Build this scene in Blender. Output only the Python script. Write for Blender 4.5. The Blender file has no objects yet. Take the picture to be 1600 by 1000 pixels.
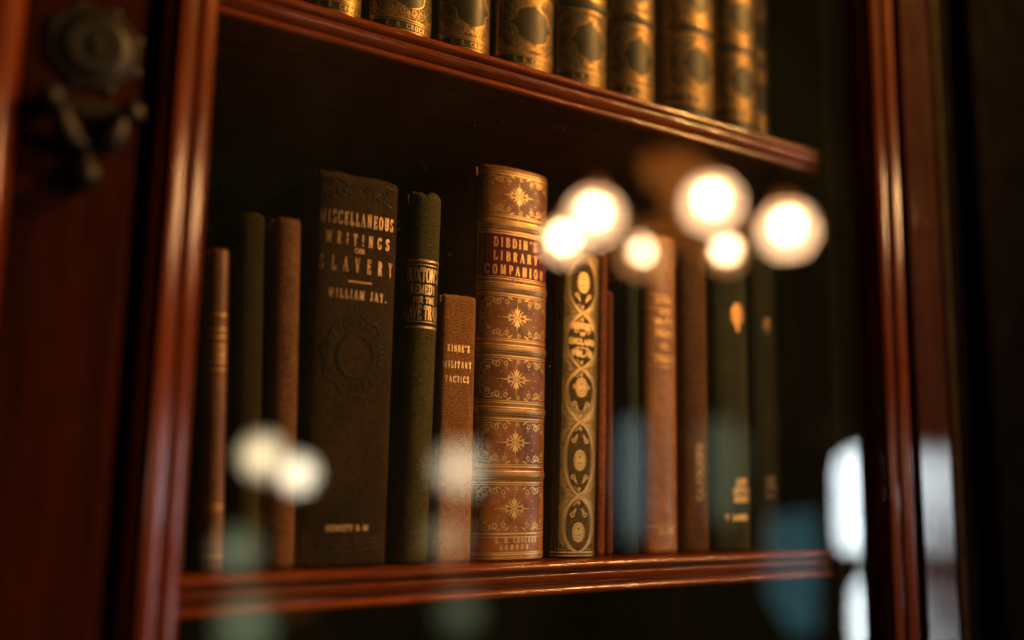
import bpy, bmesh, math, random
from mathutils import Vector, Matrix, noise
random.seed(7)
S = bpy.context.scene
COL = S.collection
PI = math.pi
R = math.radians

# ------------------------------------------------------------------ camera
CAMPOS = Vector((0.0, -0.41, 0.048))
FPX = 1525.0
_z = Vector((170, 9800, -FPX)).normalized()
_x = Vector((2350, -278, -FPX)).normalized()
_x = (_x - _z * _x.dot(_z)).normalized()
_y = _z.cross(_x)
cam_d = bpy.data.cameras.new('camera')
cam = bpy.data.objects.new('camera', cam_d)
COL.objects.link(cam)
_rot = Matrix((_x, _y, _z))
cam.matrix_world = Matrix.Translation(CAMPOS) @ _rot.to_4x4()
cam_d.sensor_width = 36
cam_d.lens = 36 * FPX / 1600
cam_d.clip_start = 0.02
cam_d.clip_end = 60
cam_d.dof.use_dof = True
cam_d.dof.focus_distance = 0.535
cam_d.dof.aperture_fstop = 1.6
cam_d.dof.aperture_blades = 0
S.camera = cam

# ------------------------------------------------------------------ world, lights, exposure
W = bpy.data.worlds.new('World')
S.world = W
W.use_nodes = True
W.node_tree.nodes['Background'].inputs[0].default_value = (1.0, 0.70, 0.22, 1)
W.node_tree.nodes['Background'].inputs[1].default_value = 0.012
S.view_settings.view_transform = 'Standard'
S.view_settings.look = 'None'
S.view_settings.gamma = 1
S.view_settings.exposure = 0.0
S.cycles.use_denoising = True
S.cycles.sample_clamp_indirect = 4.0
S.cycles.max_bounces = 8
S.cycles.transparent_max_bounces = 12
S.cycles.caustics_reflective = False
S.cycles.caustics_refractive = False


def spot_lamp(name, loc, target, size, cone, power, color):
    d = bpy.data.lights.new(name, 'SPOT')
    d.shadow_soft_size = size
    d.spot_size = R(cone)
    d.spot_blend = 1.0
    d.energy = power
    d.color = color
    o = bpy.data.objects.new(name, d)
    COL.objects.link(o)
    o.location = loc
    v = Vector(target) - Vector(loc)
    o.rotation_euler = v.to_track_quat('-Z', 'Y').to_euler()
    return o


# added fill spot, unseen: brightens the books from above, out of the mirror view
spot_lamp('fill_spot', (1.52, -0.72, 1.28), (0.34, 0.05, 0.19), 0.045, 29, 158.0, (1.0, 0.47, 0.11))

# ------------------------------------------------------------------ node helpers


def newmat(name):
    m = bpy.data.materials.new(name)
    m.use_nodes = True
    nt = m.node_tree
    nt.nodes.clear()
    out = nt.nodes.new('ShaderNodeOutputMaterial')
    return m, nt, out


def N(nt, t, **kw):
    n = nt.nodes.new(t)
    for k, v in kw.items():
        if k.startswith('i_'):
            n.inputs[k[2:].replace('_', ' ')].default_value = v
        else:
            setattr(n, k, v)
    return n


def ramp(nt, fac, stops):
    r = nt.nodes.new('ShaderNodeValToRGB')
    e = r.color_ramp.elements
    while len(e) < len(stops):
        e.new(0.5)
    for el, (p, c) in zip(e, stops):
        el.position = p
        el.color = c if len(c) == 4 else (*c, 1)
    nt.links.new(fac, r.inputs[0])
    return r.outputs[0]


def g(v):
    return (v, v, v, 1)


def coords(nt, scale=(1, 1, 1), kind='Object'):
    tc = nt.nodes.new('ShaderNodeTexCoord')
    mp = nt.nodes.new('ShaderNodeMapping')
    mp.inputs['Scale'].default_value = scale
    oi = nt.nodes.new('ShaderNodeObjectInfo')
    ad = nt.nodes.new('ShaderNodeVectorMath')
    ad.operation = 'ADD'
    nt.links.new(tc.outputs[kind], ad.inputs[0])
    nt.links.new(oi.outputs['Random'], ad.inputs[1])
    nt.links.new(ad.outputs[0], mp.inputs[0])
    return mp.outputs[0]


def noise_tex(nt, vec, scale, detail=4, rough=0.55, dist=0.0):
    n = nt.nodes.new('ShaderNodeTexNoise')
    n.inputs['Scale'].default_value = scale
    n.inputs['Detail'].default_value = detail
    n.inputs['Roughness'].default_value = rough
    n.inputs['Distortion'].default_value = dist
    nt.links.new(vec, n.inputs['Vector'])
    return n.outputs['Fac']


def mathn(nt, op, a, b=None):
    n = nt.nodes.new('ShaderNodeMath')
    n.operation = op
    for i, v in enumerate((a, b)):
        if v is None:
            continue
        if isinstance(v, (int, float)):
            n.inputs[i].default_value = v
        else:
            nt.links.new(v, n.inputs[i])
    return n.outputs[0]


def bump(nt, h, dist, strength=1.0, prev=None):
    b = nt.nodes.new('ShaderNodeBump')
    b.inputs['Distance'].default_value = dist
    b.inputs['Strength'].default_value = strength
    nt.links.new(h, b.inputs['Height'])
    if prev is not None:
        nt.links.new(prev, b.inputs['Normal'])
    return b.outputs[0]


def mixcol(nt, fac, a, b):
    m = nt.nodes.new('ShaderNodeMix')
    m.data_type = 'RGBA'
    nt.links.new(fac, m.inputs[0])
    for i, v in ((6, a), (7, b)):
        if isinstance(v, tuple):
            m.inputs[i].default_value = (*v[:3], 1)
        else:
            nt.links.new(v, m.inputs[i])
    return m.outputs[2]


def pbsdf(nt, **kw):
    p = nt.nodes.new('ShaderNodeBsdfPrincipled')
    for k, v in kw.items():
        s = p.inputs[k.replace('_', ' ')]
        if isinstance(v, bpy.types.NodeSocket):
            nt.links.new(v, s)
        elif isinstance(v, tuple):
            s.default_value = (*v[:3], 1)
        else:
            s.default_value = v
    return p


def wood(name, dark, light, axis='X', rough=0.3, coat=0.7, coat_rough=0.12, ripple=0.00022):
    m, nt, out = newmat(name)
    sc = {'X': (6, 120, 120), 'Z': (120, 120, 6)}[axis]
    v = coords(nt, sc)
    n1 = noise_tex(nt, v, 1.0, 6, 0.6, 0.8)
    sc2 = {'X': (60, 1500, 1500), 'Z': (1500, 1500, 60)}[axis]
    v2 = coords(nt, sc2)
    n2 = noise_tex(nt, v2, 1.0, 3, 0.6)
    v3 = coords(nt, (30, 30, 30))
    n3 = noise_tex(nt, v3, 1.0, 4, 0.6)
    c = ramp(nt, n1, [(0.3, dark), (0.7, light)])
    pores = ramp(nt, n2, [(0.34, g(0.45)), (0.46, g(1))])
    mm = nt.nodes.new('ShaderNodeMix')
    mm.data_type = 'RGBA'
    mm.blend_type = 'MULTIPLY'
    mm.inputs[0].default_value = 0.8
    nt.links.new(c, mm.inputs[6])
    nt.links.new(pores, mm.inputs[7])
    rr = ramp(nt, n3, [(0.3, g(rough - 0.08)), (0.7, g(rough + 0.15))])
    ns = noise_tex(nt, coords(nt, {'X': (90, 420, 420), 'Z': (420, 420, 90)}[axis]), 1.0, 5, 0.7)
    scuff = ramp(nt, ns, [(0.62, g(0)), (0.70, g(0.55))])
    worn = tuple(min(1, x * 1.7 + 0.01) for x in light[:3])
    wornc = mixcol(nt, scuff, mm.outputs[2], (worn[0], worn[1] * 1.5, worn[2] * 2.5))
    b1 = bump(nt, n2, 0.00008, 0.5)
    v4 = coords(nt, (1, 1, 1))
    n4 = noise_tex(nt, v4, 420, 3, 0.7)
    b2 = bump(nt, n4, ripple, 0.55, b1)
    p = pbsdf(nt, Base_Color=wornc, Roughness=rr, Normal=b2)
    p.inputs['Coat Weight'].default_value = coat
    p.inputs['Coat Roughness'].default_value = coat_rough
    p.inputs['Specular IOR Level'].default_value = 0.04
    nt.links.new(b2, p.inputs['Coat Normal'])
    nt.links.new(p.outputs[0], out.inputs[0])
    return m


def cloth(name, base, dark, kind='weave', rough=0.75, scale=1.0, bumpd=0.00016, sheen=0.0, spec=0.08):
    """book cloth: fine weave or ribs, soiled mottling and rubbed patches"""
    m, nt, out = newmat(name)
    v = coords(nt)
    big = noise_tex(nt, v, 26, 5, 0.62)
    fsc = {'rib': (2200, 2200, 500), 'weave': (700, 700, 2300), 'cross': (500, 500, 2300), 'plain': (1000, 1000, 1000)}[kind]
    fine = noise_tex(nt, coords(nt, fsc), 1.0, 3, 0.7)
    rub = noise_tex(nt, coords(nt, (60, 60, 14)), 1.0, 5, 0.65)
    c = ramp(nt, big, [(0.34, dark), (0.60, base)])
    light = tuple(min(1, x * 1.6 + 0.006) for x in base[:3])
    c = mixcol(nt, ramp(nt, rub, [(0.52, g(0)), (0.70, g(0.8))]), c, light)
    c = mixcol(nt, ramp(nt, fine, [(0.38, g(0.75)), (0.55, g(0))]), c, tuple(x * 0.4 for x in dark[:3]))
    c = mixcol(nt, ramp(nt, fine, [(0.52, g(0)), (0.68, g(0.6))]), c, light)
    h = None
    waves = []
    dirs = {'weave': ('X', 'Z'), 'rib': ('X',), 'cross': ('Z',), 'plain': ()}[kind]
    for d in dirs:
        w = nt.nodes.new('ShaderNodeTexWave')
        w.bands_direction = d
        w.inputs['Scale'].default_value = (0.314 / 0.00085) * scale
        w.inputs['Distortion'].default_value = 1.0
        w.inputs['Detail'].default_value = 2
        w.inputs['Detail Scale'].default_value = 0.6
        nt.links.new(v, w.inputs['Vector'])
        waves.append(w.outputs['Fac'])
    nrm = bump(nt, fine, bumpd, 0.6)
    for w in waves:
        nrm = bump(nt, w, bumpd, 0.7, nrm)
        c = mixcol(nt, ramp(nt, w, [(0.1, g(0.35)), (0.6, g(0))]), c, tuple(x * 0.5 for x in dark[:3]))
    lump = noise_tex(nt, v, 70, 3, 0.5)
    nrm = bump(nt, lump, 0.0006, 0.35, nrm)
    p = pbsdf(nt, Base_Color=c, Roughness=rough, Normal=nrm)
    p.inputs['Specular IOR Level'].default_value = spec
    nt.links.new(p.outputs[0], out.inputs[0])
    return m


def leather(name, base, dark, light, rough=0.36, spec=0.3, coat=0.22):
    m, nt, out = newmat(name)
    v = coords(nt)
    big = noise_tex(nt, v, 34, 6, 0.62, 0.6)
    mid = noise_tex(nt, v, 130, 4, 0.6)
    c = ramp(nt, big, [(0.3, dark), (0.5, base), (0.72, light)])
    c = mixcol(nt, ramp(nt, mid, [(0.36, g(0.6)), (0.52, g(0))]), c, dark)
    rub = noise_tex(nt, coords(nt, (90, 90, 25)), 1.0, 5, 0.7)
    c = mixcol(nt, ramp(nt, rub, [(0.6, g(0)), (0.75, g(0.55))]), c, tuple(min(1, x * 1.5 + 0.02) for x in light[:3]))
    vor = nt.nodes.new('ShaderNodeTexVoronoi')
    vor.feature = 'DISTANCE_TO_EDGE'
    vor.inputs['Scale'].default_value = 1100
    nt.links.new(v, vor.inputs['Vector'])
    n1 = bump(nt, vor.outputs['Distance'], 0.00008, 0.4)
    n2 = bump(nt, mid, 0.00035, 0.4, n1)
    rr = ramp(nt, mid, [(0.3, g(rough + 0.16)), (0.7, g(rough - 0.05))])
    p = pbsdf(nt, Base_Color=c, Roughness=rr, Normal=n2)
    p.inputs['Specular IOR Level'].default_value = spec
    p.inputs['Coat Weight'].default_value = coat
    p.inputs['Coat Roughness'].default_value = 0.28
    nt.links.new(p.outputs[0], out.inputs[0])
    return m


def gilt(name, under, wear=0.35, gold=(0.72, 0.40, 0.13), rough=0.42, wscale=700, metal=0.7):
    """gold leaf rubbed through to the covering below it"""
    m, nt, out = newmat(name)
    v = coords(nt)
    a = noise_tex(nt, v, wscale, 3, 0.6)
    b = noise_tex(nt, v, 90, 4, 0.6)
    s = mathn(nt, 'ADD', mathn(nt, 'MULTIPLY', a, 0.6), mathn(nt, 'MULTIPLY', b, 0.4))
    oi = nt.nodes.new('ShaderNodeObjectInfo')
    s = mathn(nt, 'ADD', s, mathn(nt, 'MULTIPLY', mathn(nt, 'SUBTRACT', oi.outputs['Random'], 0.5), 0.05))
    k = ramp(nt, s, [(wear, g(0)), (wear + 0.07, g(1))])
    gb = pbsdf(nt, Base_Color=gold, Metallic=metal, Roughness=rough)
    nb = bump(nt, a, 0.0001, 0.5)
    nt.links.new(nb, gb.inputs['Normal'])
    ub = pbsdf(nt, Base_Color=under, Roughness=0.6)
    mx = nt.nodes.new('ShaderNodeMixShader')
    nt.links.new(k, mx.inputs[0])
    nt.links.new(ub.outputs[0], mx.inputs[1])
    nt.links.new(gb.outputs[0], mx.inputs[2])
    nt.links.new(mx.outputs[0], out.inputs[0])
    return m


def plain(name, col, rough=0.6, metal=0.0, bumpd=0.0, bs=200, var=0.3):
    m, nt, out = newmat(name)
    v = coords(nt)
    n = noise_tex(nt, v, bs, 4, 0.6)
    c = ramp(nt, n, [(0.3, tuple(x * (1 - var) for x in col)), (0.7, tuple(min(1, x * (1 + var)) for x in col))])
    p = pbsdf(nt, Base_Color=c, Roughness=rough, Metallic=metal)
    if bumpd:
        nt.links.new(bump(nt, n, bumpd, 0.6), p.inputs['Normal'])
    nt.links.new(p.outputs[0], out.inputs[0])
    return m


def paper_mat(name='page_edges', col=(0.30, 0.21, 0.11)):
    m, nt, out = newmat(name)
    v = coords(nt, (2500, 40, 40))
    n = noise_tex(nt, v, 1.0, 2, 0.6)
    c = ramp(nt, n, [(0.3, tuple(x * 0.5 for x in col)), (0.7, col)])
    p = pbsdf(nt, Base_Color=c, Roughness=0.85, Normal=bump(nt, n, 0.0002, 0.6))
    nt.links.new(p.outputs[0], out.inputs[0])
    return m


def glass_mat():
    """thin pane: mirror reflection by Fresnel at each face, the rest passes; dusty specks and an added haze"""
    m, nt, out = newmat('window_glass')
    geo = nt.nodes.new('ShaderNodeNewGeometry')
    ior = mathn(nt, 'ADD', mathn(nt, 'MULTIPLY', geo.outputs['Backfacing'], 1 / 1.52 - 1.52), 1.52)
    fr = nt.nodes.new('ShaderNodeFresnel')
    nt.links.new(ior, fr.inputs['IOR'])
    tr = N(nt, 'ShaderNodeBsdfTransparent')
    tr.inputs[0].default_value = (0.985, 0.99, 0.98, 1)
    gl = N(nt, 'ShaderNodeBsdfGlossy')
    gl.inputs['Roughness'].default_value = 0.0
    mx = nt.nodes.new('ShaderNodeMixShader')
    nt.links.new(fr.outputs[0], mx.inputs[0])
    nt.links.new(tr.outputs[0], mx.inputs[1])
    nt.links.new(gl.outputs[0], mx.inputs[2])
    vor = nt.nodes.new('ShaderNodeTexVoronoi')
    vor.inputs['Scale'].default_value = 260
    nt.links.new(coords(nt), vor.inputs['Vector'])
    big = noise_tex(nt, coords(nt), 14, 4, 0.6)
    cell = nt.nodes.new('ShaderNodeSeparateColor')
    nt.links.new(vor.outputs['Color'], cell.inputs[0])
    spot = ramp(nt, vor.outputs['Distance'], [(0.05, g(1)), (0.09, g(0))])
    few = mathn(nt, 'GREATER_THAN', cell.outputs[0], 0.93)
    dust_haze = mathn(nt, 'MULTIPLY', mathn(nt, 'MULTIPLY', spot, few), ramp(nt, big, [(0.5, g(0)), (0.65, g(0.6))]))
    haze_film = ramp(nt, noise_tex(nt, coords(nt, (9, 9, 5)), 1.0, 5, 0.6, 1.2), [(0.3, g(0.0012)), (0.7, g(0.0052))])  # greenish layer added as a veil of haze over the dark areas
    dust_haze = mathn(nt, 'ADD', dust_haze, haze_film)
    df = N(nt, 'ShaderNodeBsdfDiffuse')
    df.inputs[0].default_value = (0.60, 0.74, 0.50, 1)
    m2 = nt.nodes.new('ShaderNodeMixShader')
    nt.links.new(dust_haze, m2.inputs[0])
    nt.links.new(mx.outputs[0], m2.inputs[1])
    nt.links.new(df.outputs[0], m2.inputs[2])
    nt.links.new(m2.outputs[0], out.inputs[0])
    return m


def globe_mat(name, col, strength):
    """opal globe round a lamp: brightest where one looks through to its middle"""
    m, nt, out = newmat(name)
    lw = N(nt, 'ShaderNodeLayerWeight')
    lw.inputs['Blend'].default_value = 0.5
    k = mathn(nt, 'POWER', mathn(nt, 'SUBTRACT', 1.0, lw.outputs['Facing']), 2.0)
    e = N(nt, 'ShaderNodeEmission')
    e.inputs[0].default_value = (*col, 1)
    nt.links.new(mathn(nt, 'MULTIPLY', k, strength), e.inputs[1])
    nt.links.new(e.outputs[0], out.inputs[0])
    return m


def emit_mat(name, col, strength, transp=0.0):
    m, nt, out = newmat(name)
    e = N(nt, 'ShaderNodeEmission')
    e.inputs[0].default_value = (*col, 1)
    e.inputs[1].default_value = strength
    if transp > 0:
        t = N(nt, 'ShaderNodeBsdfTransparent')
        mx = nt.nodes.new('ShaderNodeMixShader')
        mx.inputs[0].default_value = transp
        nt.links.new(e.outputs[0], mx.inputs[1])
        nt.links.new(t.outputs[0], mx.inputs[2])
        nt.links.new(mx.outputs[0], out.inputs[0])
    else:
        nt.links.new(e.outputs[0], out.inputs[0])
    return m


# ------------------------------------------------------------------ object helpers


def link_mesh(name, bm, mats, parent=None, smooth=True, recalc=True):
    if recalc:
        bmesh.ops.recalc_face_normals(bm, faces=bm.faces[:])
    me = bpy.data.meshes.new(name)
    bm.to_mesh(me)
    bm.free()
    if not isinstance(mats, (list, tuple)):
        mats = [mats]
    for mt in mats:
        me.materials.append(mt)
    if smooth:
        for p in me.polygons:
            p.use_smooth = True
    o = bpy.data.objects.new(name, me)
    COL.objects.link(o)
    if parent:
        o.parent = parent
    return o


def tag(o, label, cat=None, group=None, kind=None):
    if label:
        o['label'] = label
    if cat:
        o['category'] = cat
    if group:
        o['group'] = group
    if kind:
        o['kind'] = kind
    return o


def empty(name, loc=(0, 0, 0)):
    o = bpy.data.objects.new(name, None)
    COL.objects.link(o)
    o.empty_display_size = 0.02
    o.location = loc
    return o


def box(bm, x0, x1, y0, y1, z0, z1, bev=0.0):
    r = bmesh.ops.create_cube(bm, size=1)
    vs = r['verts']
    for v in vs:
        v.co = Vector(((x0 + x1) / 2 + v.co.x * (x1 - x0), (y0 + y1) / 2 + v.co.y * (y1 - y0), (z0 + z1) / 2 + v.co.z * (z1 - z0)))
    if bev:
        es = list({e for v in vs for e in v.link_edges})
        bmesh.ops.bevel(bm, geom=es, offset=bev, segments=2, affect='EDGES', profile=0.6)


def extrude_profile(bm, prof, axis, a, b, n=1, wob=0.0, seed=0):
    """closed 2-D profile swept along x or z; the profile gives (y, z) or (x, y)"""
    rings = []
    for i in range(n + 1):
        t = a + (b - a) * i / n
        ring = []
        for k, (p, q) in enumerate(prof):
            dp = dq = 0
            if wob:
                dp = noise.noise(Vector((t * 55, k * 0.6, seed))) * wob
                dq = noise.noise(Vector((t * 55, k * 0.6, seed + 9))) * wob
            co = (t, p + dp, q + dq) if axis == 'X' else (p + dp, q + dq, t)
            ring.append(bm.verts.new(co))
        rings.append(ring)
    m = len(prof)
    for i in range(n):
        for k in range(m):
            bm.faces.new((rings[i][k], rings[i][(k + 1) % m], rings[i + 1][(k + 1) % m], rings[i + 1][k]))
    bm.faces.new(rings[0])
    bm.faces.new(list(reversed(rings[-1])))


def arc_pts(cx, cy, rx, ry, a0, a1, n):
    return [(cx + rx * math.cos(R(a0 + (a1 - a0) * i / n)), cy + ry * math.sin(R(a0 + (a1 - a0) * i / n))) for i in range(n + 1)]


def lathe(bm, prof, center=(0, 0, 0), n=32, axis='Z'):
    rings = []
    c = Vector(center)
    for r, h in prof:
        ring = []
        for i in range(n):
            a = 2 * PI * i / n
            if axis == 'Z':
                p = Vector((r * math.cos(a), r * math.sin(a), h))
            else:
                p = Vector((r * math.cos(a), h, r * math.sin(a)))
            ring.append(bm.verts.new(c + p))
        rings.append(ring)
    for a, b in zip(rings, rings[1:]):
        for i in range(n):
            bm.faces.new((a[i], a[(i + 1) % n], b[(i + 1) % n], b[i]))
    bm.faces.new(rings[0])
    bm.faces.new(list(reversed(rings[-1])))


def tube(bm, pts, rad, n=10):
    pts = [Vector(p) for p in pts]
    rings = []
    up = Vector((0, 0, 1))
    for i, p in enumerate(pts):
        d = (pts[min(i + 1, len(pts) - 1)] - pts[max(i - 1, 0)]).normalized()
        a = d.cross(up)
        if a.length < 0.05:
            a = d.cross(Vector((1, 0, 0)))
        a.normalize()
        b = d.cross(a).normalized()
        r = rad[i] if isinstance(rad, (list, tuple)) else rad
        rings.append([bm.verts.new(p + a * r * math.cos(2 * PI * k / n) + b * r * math.sin(2 * PI * k / n)) for k in range(n)])
    for a, b in zip(rings, rings[1:]):
        for k in range(n):
            bm.faces.new((a[k], a[(k + 1) % n], b[(k + 1) % n], b[k]))
    bm.faces.new(rings[0])
    bm.faces.new(list(reversed(rings[-1])))


# ------------------------------------------------------------------ lettering: own Didone-like capitals
# glyph: (width, strokes, serifs); strokes are polylines in a 1-high box, serifs (x, y, half width)
def _a(cx, cy, rx, ry, a0, a1, n=10):
    return arc_pts(cx, cy, rx, ry, a0, a1, n)


GL = {
    'A': (0.78, [[(0.06, 0), (0.38, 1)], [(0.36, 1), (0.70, 0)], [(0.18, 0.33), (0.58, 0.33)]], [(0.06, 0, .11), (0.70, 0, .15)]),
    'B': (0.72, [[(0.18, 0), (0.18, 1)], [(0.05, 1), (0.38, 1)] + _a(0.38, .76, .24, .24, 90, -90), [(0.18, .52), (0.40, .52)] + _a(0.40, .26, .27, .26, 90, -90) + [(0.05, 0)]], []),
    'C': (0.74, [_a(0.40, .5, .32, .5, 42, 318, 18), [(0.66, .98), (0.66, .70)], [(0.66, .02), (0.66, .26)]], []),
    'D': (0.78, [[(0.18, 0), (0.18, 1)], [(0.05, 1), (0.34, 1)] + _a(0.34, .5, .38, .5, 90, -90, 14) + [(0.05, 0)]], []),
    'E': (0.68, [[(0.18, 0), (0.18, 1)], [(0.05, 1), (0.60, 1), (0.60, .76)], [(0.18, .52), (0.46, .52)], [(0.46, .64), (0.46, .40)], [(0.05, 0), (0.62, 0), (0.62, .27)]], []),
    'F': (0.64, [[(0.18, 0), (0.18, 1)], [(0.05, 1), (0.60, 1), (0.60, .74)], [(0.18, .50), (0.46, .50)], [(0.46, .62), (0.46, .38)]], [(0.18, 0, .13)]),
    'G': (0.80, [_a(0.40, .5, .32, .5, 45, 320, 18), [(0.66, .98), (0.66, .72)], [(0.66, .06), (0.66, .42)]], [(0.66, .42, .13)]),
    'H': (0.82, [[(0.18, 0), (0.18, 1)], [(0.64, 0), (0.64, 1)], [(0.18, .52), (0.64, .52)]], [(0.18, 0, .13), (0.18, 1, .13), (0.64, 0, .13), (0.64, 1, .13)]),
    'I': (0.36, [[(0.18, 0), (0.18, 1)]], [(0.18, 0, .14), (0.18, 1, .14)]),
    '!': (0.36, [[(0.18, .34), (0.18, 1)], [(0.18, 0), (0.18, .16)]], [(0.18, 1, .12), (0.18, 0, .10)]),
    'J': (0.52, [[(0.34, 1), (0.34, .2)] + _a(0.20, .2, .14, .2, 0, -190, 8)], [(0.34, 1, .14)]),
    'K': (0.80, [[(0.18, 0), (0.18, 1)], [(0.20, .42), (0.62, 1)], [(0.34, .60), (0.68, 0)]], [(0.18, 0, .13), (0.18, 1, .13), (0.62, 1, .12), (0.68, 0, .13)]),
    'L': (0.64, [[(0.18, 0), (0.18, 1)], [(0.05, 0), (0.60, 0), (0.60, .30)]], [(0.18, 1, .13)]),
    'M': (0.96, [[(0.14, 0), (0.14, 1)], [(0.16, 1), (0.46, .04)], [(0.46, .04), (0.74, 1)], [(0.78, 0), (0.78, 1)]], [(0.14, 0, .11), (0.12, 1, .11), (0.78, 0, .14), (0.80, 1, .12)]),
    'N': (0.82, [[(0.15, 0), (0.15, 1)], [(0.16, 1), (0.64, 0)], [(0.65, 0), (0.65, 1)]], [(0.15, 0, .12), (0.12, 1, .10), (0.65, 1, .12)]),
    'O': (0.80, [_a(0.40, .5, .31, .5, 90, 450, 24)], []),
    'P': (0.68, [[(0.18, 0), (0.18, 1)], [(0.05, 1), (0.36, 1)] + _a(0.36, .73, .25, .27, 90, -90) + [(0.18, .46)]], [(0.18, 0, .14)]),
    'R': (0.78, [[(0.18, 0), (0.18, 1)], [(0.05, 1), (0.36, 1)] + _a(0.36, .76, .23, .24, 90, -90) + [(0.18, .52)], [(0.40, .52), (0.62, .06), (0.72, .02)]], [(0.18, 0, .13)]),
    'S': (0.64, [_a(0.32, .75, .22, .25, 40, 250, 12) + _a(0.32, .26, .24, .26, 70, -140, 12), [(0.54, .97), (0.54, .72)], [(0.08, .03), (0.08, .30)]], []),
    'T': (0.72, [[(0.36, 0), (0.36, 1)], [(0.06, .72), (0.06, 1), (0.66, 1), (0.66, .72)]], [(0.36, 0, .14)]),
    'U': (0.80, [[(0.16, 1), (0.16, .32)] + _a(0.40, .32, .24, .32, 180, 360, 12) + [(0.64, 1)]], [(0.16, 1, .13), (0.64, 1, .11)]),
    'V': (0.76, [[(0.08, 1), (0.38, 0)], [(0.38, 0), (0.66, 1)]], [(0.08, 1, .13), (0.66, 1, .11)]),
    'W': (1.06, [[(0.08, 1), (0.32, 0)], [(0.32, 0), (0.53, .92)], [(0.53, 1), (0.76, 0)], [(0.76, 0), (0.98, 1)]], [(0.08, 1, .12), (0.53, 1, .10), (0.98, 1, .10)]),
    'X': (0.78, [[(0.10, 1), (0.66, 0)], [(0.66, 1), (0.10, 0)]], [(0.10, 1, .12), (0.66, 0, .12), (0.66, 1, .10), (0.10, 0, .10)]),
    'Y': (0.76, [[(0.08, 1), (0.37, .48)], [(0.37, .48), (0.66, 1)], [(0.37, 0), (0.37, .48)]], [(0.08, 1, .13), (0.66, 1, .11), (0.37, 0, .13)]),
    "'": (0.28, [[(0.14, .74), (0.14, 1)]], []),
    '.': (0.32, [[(0.12, 0.0), (0.12, .14)]], []),
    '&': (0.86, [[(0.72, .45), (0.50, .05), (0.28, 0), (0.12, .20), (0.22, .44), (0.44, .68), (0.42, .92), (0.28, 1), (0.18, .84), (0.30, .58), (0.74, 0)]], [(0.72, .45, .10)]),
    ' ': (0.42, [], []),
}


def text_strokes(s, u0, u1, z, h, T=0.24, thin=0.36, gap=0.10, slope=0.0, serif=True):
    """strokes (points, widths) of a line of capitals spread from u0 to u1 with its feet at z"""
    adv = [GL[c][0] for c in s]
    total = sum(adv) + gap * (len(s) - 1)
    # letters keep the aspect the spread gives them
    sx = (u1 - u0) / total
    tw = T * min(sx, h)
    out = []
    x = 0.0
    for c in s:
        w, st, se = GL[c]
        jz = random.uniform(-0.02, 0.02) * h
        for pl in st:
            pts = [(u0 + (x + a) * sx, z + jz + b * h) for a, b in pl]
            ws = []
            for i in range(len(pts)):
                p, q = pts[max(0, i - 1)], pts[min(len(pts) - 1, i + 1)]
                dx, dz = q[0] - p[0], q[1] - p[1]
                L = math.hypot(dx, dz) or 1
                v = abs(dz) / L
                k = thin + (1 - thin) * v ** 1.5
                if c in 'AVWXYMN' and dx * dz > 0 and abs(dx) > 1e-6 and len(pl) == 2:
                    k *= 0.55
                ws.append(tw * k)
            out.append((pts, ws))
        if serif:
            for a, b, hw in se:
                hw2 = hw * sx * 1.05
                pts = [(u0 + (x + a) * sx - hw2, z + jz + b * h), (u0 + (x + a) * sx + hw2, z + jz + b * h)]
                out.append((pts, [tw * thin * 0.9] * 2))
        x += w + gap
    return out


def spread_text(s, u0, u1, z, h, aspect=None, **kw):
    """letter-spaced line: letters drawn at their own aspect, the gaps widened to fill u0..u1"""
    aspect = aspect or 1.0
    adv = [GL[c][0] * h * aspect for c in s]
    free = (u1 - u0) - sum(adv)
    gapm = free / max(1, len(s) - 1)
    out = []
    x = u0
    for c, w in zip(s, adv):
        if c != ' ':
            out += text_strokes(c, x, x + w, z, h, gap=0, **kw)
        x += w + gapm
    return out


# ------------------------------------------------------------------ ornament strokes
def line(u0, z0, u1, z1, w):
    return [([(u0, z0), (u1, z1)], [w, w])]


def ring(u, z, ru, rz, w, n=28):
    return [(arc_pts(u, z, ru, rz, 0, 360, n), [w] * (n + 1))]


def spiral(u, z, r0, r1, a0, a1, w0, w1, n=26, sx=1, sz=1):
    pts, ws = [], []
    for i in range(n + 1):
        t = i / n
        r = r0 + (r1 - r0) * t
        a = R(a0 + (a1 - a0) * t)
        pts.append((u + sx * r * math.cos(a), z + sz * r * math.sin(a)))
        ws.append(w0 + (w1 - w0) * t)
    return [(pts, ws)]


def leaf(u, z, L, ang, w, n=8, bend=0.0):
    pts, ws = [], []
    for i in range(n + 1):
        t = i / n
        a = R(ang + bend * t)
        pts.append((u + L * t * math.cos(a), z + L * t * math.sin(a)))
        ws.append(w * 0.82 * (0.12 + math.sin(PI * min(1, t * 0.93 + 0.04)) ** 0.8))
    return [(pts, ws)]


def dot(u, z, r):
    return [([(u, z - r), (u, z - r * 0.4), (u, z + r * 0.4), (u, z + r)], [r * 0.5, r * 1.9, r * 1.9, r * 0.5])]


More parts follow.
